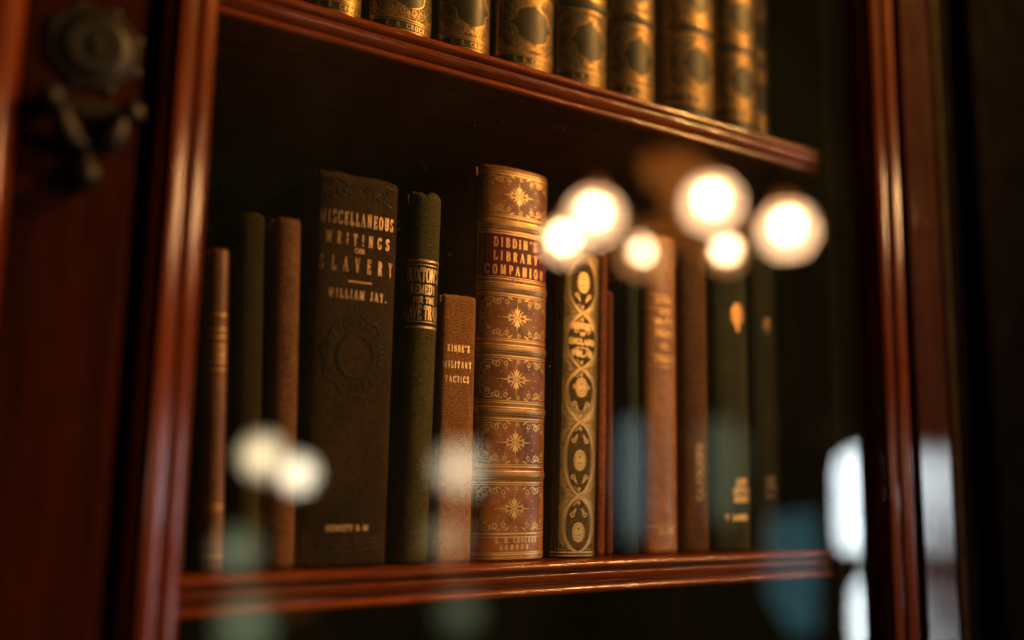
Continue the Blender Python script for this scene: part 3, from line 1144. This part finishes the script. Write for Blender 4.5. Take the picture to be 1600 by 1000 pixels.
def d_calf(u, z):
    d = 0.0
    for zb in BANDS:
        t = (z - zb) / 0.0034
        if abs(t) < 1:
            d += 0.0006 * (math.cos(PI * t) * 0.5 + 0.5)
    return d + 0.00015 * noise.noise(Vector((u * 60, z * 50, 5)))


def ex_calf(bm, sp):
    L = sp.L / 2
    add_patch(bm, sp, (0.1545, 0.1815, lambda z: (-L + 0.0030, L - 0.0026)), 0.00010, 2)
    st = []
    for zb in BANDS:
        for dz, w in ((0.0054, 0.00035), (0.0043, 0.00065), (-0.0043, 0.00065), (-0.0055, 0.00035)):
            st += line(-L + 0.0012, zb + dz, L - 0.0006, zb + dz, w)
        st += rope(-L + 0.0012, L - 0.001, zb - 0.0003, 0.0024, 0.00042, 0.00095, 0.0008)
        st += line(-L + 0.0012, zb + 0.0018, L - 0.0006, zb + 0.0018, 0.0004)
        st += line(-L + 0.0012, zb - 0.0022, L - 0.0006, zb - 0.0022, 0.0004)
    for z, w in ((0.2175, 0.0005), (0.2160, 0.0008), (0.0146, 0.0009), (0.0128, 0.0005), (0.0046, 0.0005), (0.0036, 0.0008)):
        st += line(-L + 0.0012, z, L - 0.0006, z, w)
    st += rope(-L + 0.0012, L - 0.001, 0.0018, 0.0016, 0.0004, 0.0009, 0.0008)
    for u in (-L + 0.0024, -L + 0.0014, L - 0.0016):
        st += line(u, 0.001, u, 0.2165, 0.00042)
    panels = [(0.1925, 0.2155), (0.1217, 0.1450), (0.0871, 0.1102), (0.0522, 0.0754), (0.0155, 0.0405)]
    for a, b_ in panels:
        zc = (a + b_) / 2
        k = 0.0132
        for sx in (1, -1):
            st += corner(-sx * (L - 0.0044), b_ - 0.0007, sx, -1, k, 0.00048)
            st += corner(-sx * (L - 0.0044), a + 0.0007, sx, 1, k, 0.00048)
        st += fleuron(-0.0008, zc, 0.0098, 0.00040)
        for s in (1, -1):
            for q in (1, -1):
                st += spiral(s * 0.0075, zc + q * 0.0085, 0.0017, 0.0004, 120, -260, 0.0003, 0.0006, n=16, sx=s, sz=q)
                st += leaf(s * 0.0040, zc + q * 0.0100, 0.0035, 90 - s * 62 if q > 0 else -90 + s * 62, 0.0008)
                st += spiral(s * (L - 0.0062), zc + q * 0.0018, 0.0013, 0.0003, 60, -300, 0.0003, 0.0005, n=14, sx=s, sz=q)
        for du, dz in ((0.0125, 0.0), (0.0108, 0.0040), (0.0108, -0.0040), (0.0075, 0.0062), (0.0075, -0.0062), (0.0, 0.0100), (0.0, -0.0100)):
            for s in (1, -1):
                st += dot(s * du, zc + dz, 0.00035)
        st += ring(0.0004, b_ - 0.0016, 0.0010, 0.0010, 0.0003, 14) + ring(0.0004, a + 0.0016, 0.0010, 0.0010, 0.0003, 14)
    st += spread_text('E. B. CROCKER', -0.0122, 0.0152, 0.0098, 0.0030, aspect=0.66, T=0.32, thin=0.5)
    st += spread_text('LONDON', -0.0092, 0.0090, 0.0062, 0.0024, aspect=0.80, T=0.34, thin=0.5)
    add_strokes(bm, sp, st, 0.00012, 1, seg=0.0009)
    tl = []
    tl += spread_text("DIBDIN'S", -0.0166, 0.0120, 0.1732, 0.0052, aspect=0.62, T=0.27, thin=0.45)
    tl += spread_text('LIBRARY', -0.0166, 0.0128, 0.1655, 0.0052, aspect=0.66, T=0.27, thin=0.45)
    tl += spread_text('COMPANION', -0.0214, 0.0178, 0.1575, 0.0052, aspect=0.62, T=0.32, thin=0.5)
    for z in (0.1810, 0.1550):
        tl += line(-L + 0.0032, z, L - 0.0028, z, 0.0007)
    add_strokes(bm, sp, tl, 0.00020, 3, seg=0.0009)


book('book', 'tallest tan calf book with raised bands, a crimson title label and gilt star ornaments', 0.3010, 0.0468, 0.2208, l_calf, b=0.0095, p=2.5, mats=[g_calf, l_label, g_lab], extra=ex_calf, disp=d_calf, group=G_LOW, nu=72, nv=300, rag=0.0002, cap=0.0022, depth=0.15)

# 8 dark cloth book nearly covered with gilt strapwork
c_gold = cloth('black_green_cloth', (0.07, 0.05, 0.018), (0.04, 0.03, 0.011), 'plain', rough=0.5)
g_field = gilt('gilt_field', (0.07, 0.05, 0.02), 0.42, gold=(0.38, 0.24, 0.08), wscale=1300, rough=0.5, metal=0.45)
g_strap = gilt('gilt_strapwork', (0.06, 0.045, 0.02), 0.36, gold=(0.62, 0.40, 0.15), wscale=1200, rough=0.38)
c_line = cloth('dark_tooling', (0.125, 0.082, 0.027), (0.075, 0.049, 0.016), 'plain', rough=0.6)


def ex_gold(bm, sp):
    L = sp.L / 2
    H = sp.h
    add_patch(bm, sp, (0.004, H - 0.002, lambda z: (-L + 0.0020, L - 0.0008)), 0.00004, 2)
    meds = [(0.0155, 0.0125), (0.0560, 0.0180), (0.0980, 0.0085), (0.1600, 0.0145)]
    for z, rz in ((0.0175, 0.0150), (0.0560, 0.0200), (0.0955, 0.0120), (0.1580, 0.0150)):
        add_patch(bm, sp, ellipse_patch(0.0005, z, 0.0088, rz), 0.00008, 4)
    add_patch(bm, sp, ellipse_patch(0.0005, 0.1240, 0.0108, 0.0165, 3, 0.0008), 0.00009, 4)
    dk = []
    for u in (-L + 0.0030, -L + 0.0042, -L + 0.0056, L - 0.0026):
        dk += line(u, 0.006, u, H - 0.004, 0.0004)
    for z, rz in ((0.0175, 0.0150), (0.0560, 0.0200), (0.0955, 0.0120), (0.1580, 0.0150)):
        dk += ring(0.0005, z, 0.0116, rz + 0.0016, 0.0004, 40)
    for z in (0.0350, 0.0760, 0.1080, 0.1420):
        for s in (1, -1):
            for j in range(4):
                dk += line(s * (L - 0.0060 - j * .0011), z - 0.006 + j * .0012, s * (L - 0.0060 - j * .0011), z + 0.006 - j * .0012, 0.00035)
                dk += line(s * 0.004, z - 0.004 + j * .0024, s * (0.0095), z - 0.006 + j * .0036, 0.00035)
    for s in (1, -1):
        dk += corner(s * (L - 0.0055), 0.0045, -s, 1, 0.006, 0.0004)
    add_strokes(bm, sp, dk, 0.00012, 4, seg=0.0012)
    st = []
    # two interlacing straps that swell round each medallion
    nodes = [0.0025, 0.0345, 0.0768, 0.1082, 0.1412, H - 0.003]
    for s in (1, -1):
        sg = s
        pts = []
        for a, b_ in zip(nodes, nodes[1:]):
            for i in range(16):
                t = i / 16
                pts.append((0.0005 + sg * 0.0108 * math.sin(PI * t) ** 0.7, a + (b_ - a) * t))
            sg = -sg
        for off in (0.0, 0.0011):
            st.append(([(p[0] + off * (1 if p[0] > 0.0005 else -1), p[1]) for p in pts], [0.0006] * len(pts)))
    for zn in nodes[1:-1]:
        for q in (-1, 1):
            st += line(-0.0060, zn - q * 0.0055, 0.0070, zn + q * 0.0055, 0.0006)
            st += line(-0.0035, zn - q * 0.0055, 0.0090, zn + q * 0.0045, 0.0005)
        st += dot(0.0005, zn + 0.0040, 0.0009) + dot(0.0005, zn - 0.0040, 0.0009)
        for s in (1, -1):
            for q in (1, -1):
                st += spiral(0.0005 + s * 0.0048, zn + q * 0.0105, 0.0019, 0.0004, 250, -140, 0.0006, 0.0009, n=16, sx=s, sz=q)
                st += leaf(0.0005 + s * 0.0020, zn + q * 0.0070, 0.0036, 90 * q - s * q * 30, 0.0013)
    for z, rz in ((0.0140, 0.0052), (0.0548, 0.0058), (0.0972, 0.0056), (0.1600, 0.0062)):
        pass
    st += line(-L, 0.0028, L, 0.0028, 0.0009) + line(-L, 0.0010, L, 0.0010, 0.0006)
    st += text_strokes('HISTORY', -0.0082, 0.0092, 0.1318, 0.0034, T=0.42, thin=0.7, gap=0.03)
    st += text_strokes('OF', -0.0012, 0.0026, 0.1278, 0.0022, T=0.42, thin=0.7)
    st += text_strokes('ENGLAND', -0.0092, 0.0098, 0.1226, 0.0032, T=0.42, thin=0.7, gap=0.03)
    st += line(-0.0035, 0.1206, 0.0050, 0.1206, 0.0008)
    st += text_strokes('VOL. II', -0.0070, 0.0080, 0.1154, 0.0034, T=0.42, thin=0.7)
    add_strokes(bm, sp, st, 0.00018, 3, seg=0.0011)
    for z, rz in ((0.0140, 0.0056), (0.0548, 0.0060), (0.0972, 0.0058), (0.1600, 0.0064)):
        add_patch(bm, sp, ellipse_patch(0.0005, z, 0.0040, rz, 7, 0.0006), 0.00024, 3, grid=0.0004)
        add_strokes(bm, sp, ring(0.0005, z, 0.0036, rz * 0.72, 0.0003, 24) + dot(0.0005, z + 0.002, 0.0007) + line(-0.0012, z - 0.002, 0.0022, z - 0.0016, 0.0004), 0.00030, 4)


book('book', 'black cloth book almost covered in gilt interlaced strapwork with four scalloped medallions', 0.3460, 0.0310, 0.1790, c_gold, b=0.0060, p=2.6, lean=1.1, mats=[g_misc, g_field, g_strap, c_line], extra=ex_gold, group=G_LOW, nu=50, rag=0.0004)

# 9 thin russet pair
c_rust = cloth('rust_cloth', (0.25, 0.075, 0.028), (0.15, 0.040, 0.015), 'plain', rough=0.6, bumpd=0.0002)
book('book', 'thin rust red book standing right against the gilt strapwork spine', 0.3669, 0.0068, 0.1815, c_rust, b=0.0020, lean=0.6, group=G_LOW, boards=0.0018)
c_rust2 = cloth('rust_brown_cloth', (0.20, 0.060, 0.024), (0.12, 0.034, 0.014), 'rib', rough=0.6, bumpd=0.0002)
book('book', 'thin brown red pamphlet-like book, lower than the rust one on its left', 0.3738, 0.0056, 0.1585, c_rust2, b=0.0018, lean=0.0, group=G_LOW, boards=0.0016)

# 10 thin dark green
c_g10 = cloth('thin_green_cloth', (0.035, 0.048, 0.030), (0.018, 0.026, 0.016), 'weave')
book('book', 'slim dark green book in the gap before the pale brown book with gilt bars', 0.3905, 0.0118, 0.168, c_g10, b=0.0035, group=G_LOW)

# 11 light brown calf with gilt bars
l_11 = leather('light_brown_calf', (0.38, 0.16, 0.055), (0.22, 0.085, 0.028), (0.48, 0.22, 0.085), rough=0.42)
g_11 = gilt('gilt_light_calf', (0.24, 0.10, 0.04), 0.40, gold=(0.72, 0.42, 0.14))


def ex11(bm, sp):
    L = sp.L / 2
    st = []
    for z, w in ((0.1600, 0.0006), (0.1512, 0.0006), (0.1445, 0.0005), (0.1385, 0.0005), (0.1215, 0.0006), (0.1145, 0.0006), (0.0165, 0.0007), (0.0040, 0.0006)):
        st += line(-L, z, L, z, w)
    for s, z, a in (('HISTORY', 0.1546, 0.0075), ('OF THE', 0.1472, 0.0048), ('UNITED', 0.1408, 0.0082), ('STATES', 0.1335, 0.0080), ('VOL.', 0.1255, 0.0040), ('ILLUSTRATED', 0.1170, 0.0090), ('BOSTON', 0.0120, 0.0070)):
        st += text_strokes(s, 0.002 - a, 0.002 + a, z, 0.0034, T=0.32, thin=0.5)
    add_strokes(bm, sp, st, 0.00006, 1, seg=0.0012)


book('book', 'pale brown calf book with a stack of gilt bars high on its spine', 0.4128, 0.0284, 0.1985, l_11, b=0.0060, mats=[g_11], extra=ex11, group=G_LOW)

# 12 brown, darker
c_12 = cloth('dull_brown_cloth', (0.17, 0.075, 0.028), (0.09, 0.038, 0.014), 'rib', rough=0.6, bumpd=0.0002)
g_12 = gilt('gilt_dull_brown', (0.08, 0.035, 0.015), 0.47)


def ex12(bm, sp):
    st = []
    for i, z in enumerate((0.034, 0.040, 0.046, 0.052, 0.058, 0.064)):
        st += spiral(0.001, z, 0.0040, 0.0008, 0, 400 + 40 * i, 0.0008, 0.0006, n=18)
    add_strokes(bm, sp, st, 0.00005, 1)


book('book', 'dull dark brown ribbed book to the right of the pale brown calf one', 0.4420, 0.0240, 0.1990, c_12, b=0.0060, mats=[g_12], extra=ex12, group=G_LOW)

# 13 dark green with gilt stamps
c_13 = cloth('deep_green_cloth', (0.052, 0.056, 0.030), (0.026, 0.030, 0.016), 'weave', rough=0.6)
g_13 = gilt('gilt_deep_green', (0.05, 0.05, 0.02), 0.40, gold=(0.80, 0.40, 0.09))


def stamp(u, z, k):
    """small urn-shaped gilt device"""
    o = []
    for dz, a in ((0.0065, 0.45), (0.0042, 0.85), (0.0019, 1.0), (-0.0004, 1.0), (-0.0027, 0.95), (-0.0050, 0.75)):
        o += line(u - 0.0052 * a * k, z + dz * k, u + 0.0052 * a * k, z + dz * k, 0.0019 * k)
        o += dot(u + 0.0058 * a * k, z + dz * k, 0.0008 * k)
    o += line(u, z - 0.0060 * k, u + 0.0006, z - 0.0105 * k, 0.0026 * k)
    return o


def ex13(bm, sp):
    st = stamp(0.003, 0.1535, 1.05)
    for s, z, a in (('LIFE', 0.0420, 0.0055), ('LETTERS', 0.0365, 0.0080), ('LONDON', 0.0312, 0.0075)):
        st += text_strokes(s, 0.005 - a, 0.005 + a, z, 0.0036, T=0.5, thin=0.8)
    st += text_strokes('T', -0.0100, -0.0070, 0.0195, 0.0034, T=0.4, thin=0.7)
    st += text_strokes('DAWSON', -0.0040, 0.0105, 0.0195, 0.0034, T=0.4, thin=0.7)
    add_strokes(bm, sp, st, 0.00006, 1, seg=0.0012)


book('book', 'deep green cloth book with an orange gilt urn stamp, brighter of the two green ones', 0.4742, 0.0345, 0.1990, c_13, b=0.0075, mats=[g_13], extra=ex13, group=G_LOW)


def ex14(bm, sp):
    st = stamp(-0.001, 0.1500, 0.6)
    for s, z, a in (('LIFE', 0.0440, 0.004), ('LETTERS', 0.0385, 0.0055), ('LONDON', 0.0330, 0.005)):
        st += text_strokes(s, -a, a, z, 0.0034, T=0.5, thin=0.8)
    add_strokes(bm, sp, st, 0.00006, 1, seg=0.0012)


c_14 = cloth('shaded_green_cloth', (0.024, 0.026, 0.014), (0.012, 0.014, 0.008), 'weave', rough=0.6)  # green cloth darkened in colour to stand for the stile's shadow
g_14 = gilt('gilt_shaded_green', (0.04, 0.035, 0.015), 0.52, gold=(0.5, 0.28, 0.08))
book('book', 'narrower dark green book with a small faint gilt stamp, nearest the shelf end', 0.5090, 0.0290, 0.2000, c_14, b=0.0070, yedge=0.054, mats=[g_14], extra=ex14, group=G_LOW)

# ------------------------------------------------------------------ matching set on the upper shelf
G_UP = 'volumes of one gilt-backed set on the upper shelf'
l_set = leather('black_green_morocco', (0.026, 0.022, 0.011), (0.012, 0.011, 0.006), (0.05, 0.040, 0.020), rough=0.36)
g_set = gilt('gilt_morocco', (0.05, 0.03, 0.012), 0.34, gold=(0.54, 0.33, 0.11), wscale=1100, rough=0.36)
g_setf = gilt('gilt_filigree_ground', (0.035, 0.022, 0.010), 0.475, gold=(0.34, 0.19, 0.055), wscale=900, rough=0.4, metal=0.5)
ZU = 0.2784


def make_set(cx, w, lab, dz=0.0, k=1.0, cw=1.0, full=True, back=0.0):
    h = 0.236

    # panel geometry of this volume
    pan = []
    z = 0.0125 + dz
    step = 0.0475 * k
    for i in range(5):
        a = z + i * step
        b_ = a + step - 0.0100
        if b_ < h - 0.004:
            pan.append((a, b_))
    bands = [b_ + 0.0050 for a, b_ in pan]

    def dsp(u, zz):
        d = 0.0
        for zb in bands:
            t = (zz - zb) / 0.0036
            if abs(t) < 1:
                d += 0.0013 * (math.cos(PI * t) * 0.5 + 0.5)
        return d

    def ex(bm, sp):
        L = sp.L / 2
        st = []
        dark = []
        for a, b_ in pan:
            zc = (a + b_) / 2 - 0.0004
            hh = (b_ - a) / 2
            add_patch(bm, sp, (a, b_, lambda q: (-L + 0.0034, L - 0.0034)), 0.00005, 2)

            def cart(q, zc=zc, hh=hh):
                t = max(-1, min(1, (q - zc) / (hh * 0.64)))
                r = (1 - abs(t) ** 2.4) ** 0.5
                sidep = 0.13 * math.exp(-(t / 0.16) ** 2)
                wv = 0.035 * math.cos(t * 9)
                r2 = (L - 0.0036) * min(0.98, (0.56 * r + sidep + wv * r)) * cw
                return -r2, r2
            add_patch(bm, sp, (zc - hh * 0.64, zc + hh * 0.64, cart), 0.00010, 3)
            # scrolls round the cartouche
            edge = [(cart(zc + hh * 0.63 * s / 10)[1], zc + hh * 0.63 * s / 10) for s in range(-10, 11)]
            for s in (1, -1):
                st.append(([(s * e[0], e[1]) for e in edge], [0.0006] * 21))
                for q in (1, -1):
                    kk = min(0.0085, L * 0.42)
                    st += corner(s * (L - 0.0044), zc + q * (hh - 0.0008), -s, -q, kk, 0.0004)
                    st += spiral(s * 0.0032, zc + q * hh * 0.74, 0.0024, 0.0005, 180, -260, 0.0005, 0.0008, n=16, sx=s, sz=q)
                    st += spiral(s * (L * 0.70), zc + q * hh * 0.35, 0.0020, 0.0004, 90, -300, 0.0005, 0.0007, n=16, sx=s, sz=q)
            st += dot(0, zc + hh * 0.80, 0.0012) + dot(0, zc - hh * 0.80, 0.0012)
            for zz, ww in ((a - 0.0004, 0.0007), (b_ + 0.0004, 0.0007), (a - 0.0016, 0.0004), (b_ + 0.0014, 0.0004)):
                st += line(-L + 0.001, zz, L - 0.001, zz, ww)
            for zb in (b_ + 0.0040, b_ + 0.0060):
                st += line(-L + 0.001, zb, L - 0.001, zb, 0.0003)
        for s in (1, -1):
            st += line(s * (L - 0.0020), 0.0125 + dz, s * (L - 0.0020), h - 0.004, 0.0005)
            st += line(s * (L - 0.0030), 0.0125 + dz, s * (L - 0.0030), h - 0.004, 0.0003)
        zt = 0.0066 + dz * 0.9
        st += line(-L, zt + 0.0042, L, zt + 0.0042, 0.0005)
        st += line(-L, zt - 0.0010, L, zt - 0.0010, 0.0006) + line(-L, zt - 0.0024, L, zt - 0.0024, 0.0006) + line(-L, 0.0016, L, 0.0016, 0.0008)
        st += spread_text('E. B. CROCKER', -0.0125, min(0.0165, L - 0.002), zt + 0.0002, 0.0029, aspect=0.82, T=0.28)
        add_strokes(bm, sp, st, 0.00016, 1, seg=0.0010)

    return book('book', lab, cx, w, h, l_set, b=0.0115, p=2.0, depth=0.15, yedge=0.0530 + back, zb=ZU, mats=[g_set, g_setf, l_set], extra=ex, disp=dsp,
                group=G_UP, nu=48, nv=200, rag=0.0002, cap=0.0016)


make_set(0.1858, 0.0305, 'leftmost gilt-backed volume on the upper shelf, only its foot in view')
make_set(0.2250, 0.0382, 'second gilt-backed volume from the left on the upper shelf', k=1.0)
make_set(0.2655, 0.0340, 'gilt-backed upper volume third from the left', dz=0.0002)
make_set(0.3078, 0.0412, 'widest gilt-backed upper volume, fourth from the left', dz=0.0008, k=1.0)
make_set(0.3506, 0.0386, 'gilt-backed upper volume fifth from the left', dz=0.0012, k=1.02)
make_set(0.3912, 0.0368, 'gilt-backed upper volume just before the dark gap', dz=0.0018, k=1.04)
make_set(0.4430, 0.0420, 'gilt-backed upper volume just after the dark gap', dz=0.0085, k=1.06)
make_set(0.4858, 0.0378, 'gilt-backed upper volume second to last before the shadowed one', dz=0.0085, k=1.0)
make_set(0.5215, 0.0300, 'rightmost gilt-backed upper volume, in shadow by the right door stile', dz=0.0085, k=1.04, back=0.016)

# ------------------------------------------------------------------ what the pane mirrors: lamps, window and added glows across the room


def pix(px, py, L):
    """point across the room that the pane mirrors towards a given part of the picture"""
    c = Vector((px - 800, -(py - 500), -FPX)).normalized()
    d = _rot @ c
    P = CAMPOS + d * L
    return Vector((P.x, 2 * 0.0124 - P.y, P.z))


SHADE = emit_mat('lit_frosted_shade', (1.0, 0.56, 0.29), 31.0, 0.45)
SHADE_DIM = emit_mat('lit_amber_shade', (1.0, 0.42, 0.14), 8.0, 0.45)
BULB = emit_mat('hot_bulb', (1.0, 0.52, 0.18), 800.0)
BULB_DIM = emit_mat('small_bulb', (1.0, 0.62, 0.32), 300.0)
BRASS = plain('chandelier_brass', (0.70, 0.34, 0.09), 0.5, 0.3, 0.0, 60, 0.15)
ch = empty('chandelier', (1.542, -1.237, 0.66))
tag(ch, 'brass chandelier with six glowing frosted globes, seen mirrored in the upper right of the glass', 'chandelier')
ch.location = (1.542, -1.237, 0.66)
O = Vector(ch.location)
bm = bmesh.new()
lathe(bm, [(0.006, -0.10), (0.030, -0.085), (0.045, -0.05), (0.028, -0.02), (0.014, 0.01), (0.022, 0.04), (0.055, 0.075), (0.075, 0.11), (0.078, 0.14), (0.05, 0.155), (0.015, 0.17), (0.009, 0.22), (0.009, 0.70), (0.05, 0.72), (0.06, 0.75)], (0, 0, 0), 36)
link_mesh('body', bm, BRASS, ch)
globes = [((1.283, -1.224, 0.602), 0.060, 1), ((1.411, -1.510, 0.618), 0.050, 1), ((1.664, -1.503, 0.624), 0.062, 0), ((1.419, -1.005, 0.605), 0.060, 1), ((1.821, -1.356, 0.618), 0.046, 0), ((1.695, -1.044, 0.598), 0.062, 1)]
for (gx, gy, gz), r, hot in globes:
    c = Vector((gx, gy + 0.025, gz)) - O
    bm = bmesh.new()
    prof = [(r * math.sin(R(a)), -r * math.cos(R(a))) for a in range(6, 151, 9)]
    rings_ = []
    for rr, hh in prof:
        rings_.append([bm.verts.new(c + Vector((rr * math.cos(2 * PI * i / 28), rr * math.sin(2 * PI * i / 28), hh))) for i in range(28)])
    for a_, b_ in zip(rings_, rings_[1:]):
        for i in range(28):
            bm.faces.new((a_[i], a_[(i + 1) % 28], b_[(i + 1) % 28], b_[i]))
    link_mesh('glass_shade', bm, SHADE if hot else SHADE_DIM, ch)
    bm = bmesh.new()
    bmesh.ops.create_uvsphere(bm, u_segments=16, v_segments=10, radius=0.025)
    for v in bm.verts:
        v.co += c + Vector((0, 0, 0.012))
    link_mesh('bulb', bm, BULB if hot else BULB_DIM, ch)
    bm = bmesh.new()
    d = Vector((c.x, c.y, 0))
    pts = []
    for i in range(17):
        t = i / 16
        pts.append(Vector((d.x * t, d.y * t, -0.03 - 0.05 * math.sin(PI * t) + (c.z + r + 0.03 + 0.03) * t ** 3)))
    tube(bm, pts, 0.006, 8)
    lathe(bm, [(0.012, c.z + r * 0.86), (0.026, c.z + r * 0.88), (0.022, c.z + r + 0.02), (0.008, c.z + r + 0.035)], (c.x, c.y, 0), 20)
    link_mesh('arm', bm, BRASS, ch)


def table_lamp(label, px, py, L, r, strength, col, base_h=0.34):
    P = pix(px, py, L)
    o = empty('globe_lamp', (P.x, P.y, P.z - r - base_h))
    tag(o, label, 'lamp', 'lamps across the room mirrored in the glass')
    bm = bmesh.new()
    bmesh.ops.create_uvsphere(bm, u_segments=24, v_segments=16, radius=r)
    for v in bm.verts:
        v.co.z += base_h + r
    link_mesh('globe', bm, globe_mat('lit_globe', col, strength * 2.7), o)
    bm = bmesh.new()
    lathe(bm, [(0.07, 0), (0.07, 0.012), (0.03, 0.03), (0.012, 0.05), (0.02, 0.12), (0.035, 0.17), (0.015, 0.24), (0.010, base_h - 0.03), (0.03, base_h - 0.01), (0.03, base_h + 0.012)], (0, 0, 0), 28)
    link_mesh('base', bm, BRASS, o)
    return o


table_lamp('dimmer globe lamp glow at the lower left of the glass, behind the bright one', 411, 713, 3.3, 0.082, 8.0, (1.0, 0.78, 0.46))
table_lamp('brighter of the two touching globe lamps mirrored low at the left', 466, 741, 3.0, 0.064, 11.0, (1.0, 0.86, 0.60))
table_lamp('faint globe lamp glow mirrored over the short russet book', 718, 733, 3.4, 0.105, 4.0, (1.0, 0.82, 0.52))
table_lamp('added pale green globe for a glow mirrored at the foot of the olive book', 372, 862, 3.2, 0.090, 0.9, (0.75, 0.85, 0.50), 0.2)  # this and the next three are added, imitating faint sheens in the glass
table_lamp('added weak green globe for a glow mirrored below the lower shelf at left', 385, 975, 3.1, 0.11, 0.8, (0.72, 0.85, 0.48), 0.2)
table_lamp('added soft amber globe for a glow mirrored at the foot of the russet book', 700, 840, 3.3, 0.085, 1.1, (1.0, 0.80, 0.45), 0.2)
table_lamp('added weakest green globe for a glow mirrored below the shelf under the tan calf book', 720, 955, 3.2, 0.10, 0.35, (0.75, 0.85, 0.50), 0.2)


def quad_panel(bm, outline, L, thick=0.01, back=0.0):
    """flat slab facing the bookcase, its outline given through the mirror at one distance"""
    c0 = pix(1390, 790, L)
    nrm = (CAMPOS - Vector((c0.x, c0.y, c0.z)))
    nrm = Vector((-0.80, 0.60, 0.0)).normalized()
    pts = []
    # plane through c0 with normal nrm: real rays of the mirrored camera
    mc = Vector((CAMPOS.x, 2 * 0.0124 - CAMPOS.y, CAMPOS.z))
    for px, py in outline:
        P = pix(px, py, 1.0) - mc
        t = (c0 + nrm * back - mc).dot(nrm) / P.dot(nrm)
        pts.append(mc + P * t)
    f = [bm.verts.new(p) for p in pts]
    bk = [bm.verts.new(p - nrm * thick) for p in pts]
    n = len(pts)
    bm.faces.new(f)
    bm.faces.new(list(reversed(bk)))
    for i in range(n):
        bm.faces.new((f[i], bk[i], bk[(i + 1) % n], f[(i + 1) % n]))


win = empty('sash_window', pix(1390, 1000, 3.6))
tag(win, 'tall bright daylit window with rounded pane, mirrored at the lower right', 'window')
inv = Matrix.Translation(-Vector(win.location))
DAY = emit_mat('daylight_pane', (0.86, 0.97, 1.0), 19.0)
DAY2 = emit_mat('curtained_pane', (0.20, 0.62, 0.75), 1.1)
upper = [(1312, 718), (1324, 708), (1345, 700), (1420, 702), (1450, 706), (1462, 718), (1478, 722), (1492, 735), (1498, 752), (1494, 770), (1480, 778), (1466, 792), (1450, 808), (1436, 826), (1418, 862), (1340, 862), (1322, 860), (1312, 848), (1310, 800), (1309, 740)]
lower = [(1336, 925), (1348, 905), (1360, 896), (1380, 896), (1386, 950), (1410, 985), (1414, 1010), (1408, 1045), (1360, 1045), (1344, 1030), (1334, 980)]
for nm, ol, mt in (('pane', upper, DAY), ('pane', lower, DAY)):
    bm = bmesh.new()
    quad_panel(bm, ol, 3.6)
    bm.transform(inv)
    link_mesh(nm, bm, mt, win, smooth=False)
bm = bmesh.new()
for ol in ([(1270, 660), (1540, 660), (1540, 690), (1270, 690)], [(1275, 876), (1545, 876), (1545, 890), (1275, 890)]):
    quad_panel(bm, ol, 3.6, 0.03, 0.02)
bm.transform(inv)
link_mesh('frame', bm, plain('painted_frame', (0.03, 0.03, 0.035), 0.6), win, smooth=False)


def glow_panel(label, outline, col, e, L=3.9):  # added glowing slab that imitates a faint patch of mirrored light
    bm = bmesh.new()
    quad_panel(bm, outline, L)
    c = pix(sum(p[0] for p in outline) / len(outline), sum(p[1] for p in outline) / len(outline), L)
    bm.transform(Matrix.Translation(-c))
    o = link_mesh('glow_slab', bm, emit_mat('glow_panel_emit', col, e), None, smooth=False)
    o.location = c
    tag(o, label, 'glow_panel')


glow_panel('added teal glowing panel mirrored left of the bright window', [(1200, 808), (1275, 800), (1280, 860), (1276, 985), (1236, 990), (1200, 930)], (0.15, 0.42, 0.48), 1.35)
glow_panel('added pale blue glowing panel mirrored over the thin green book', [(970, 660), (1000, 650), (1012, 720), (1006, 830), (980, 850), (966, 760)], (0.50, 0.70, 0.75), 1.7)
glow_panel('added soft green glowing panel mirrored on the deep green book', [(1095, 670), (1130, 650), (1165, 680), (1160, 790), (1130, 830), (1105, 790)], (0.50, 0.66, 0.40), 0.9)
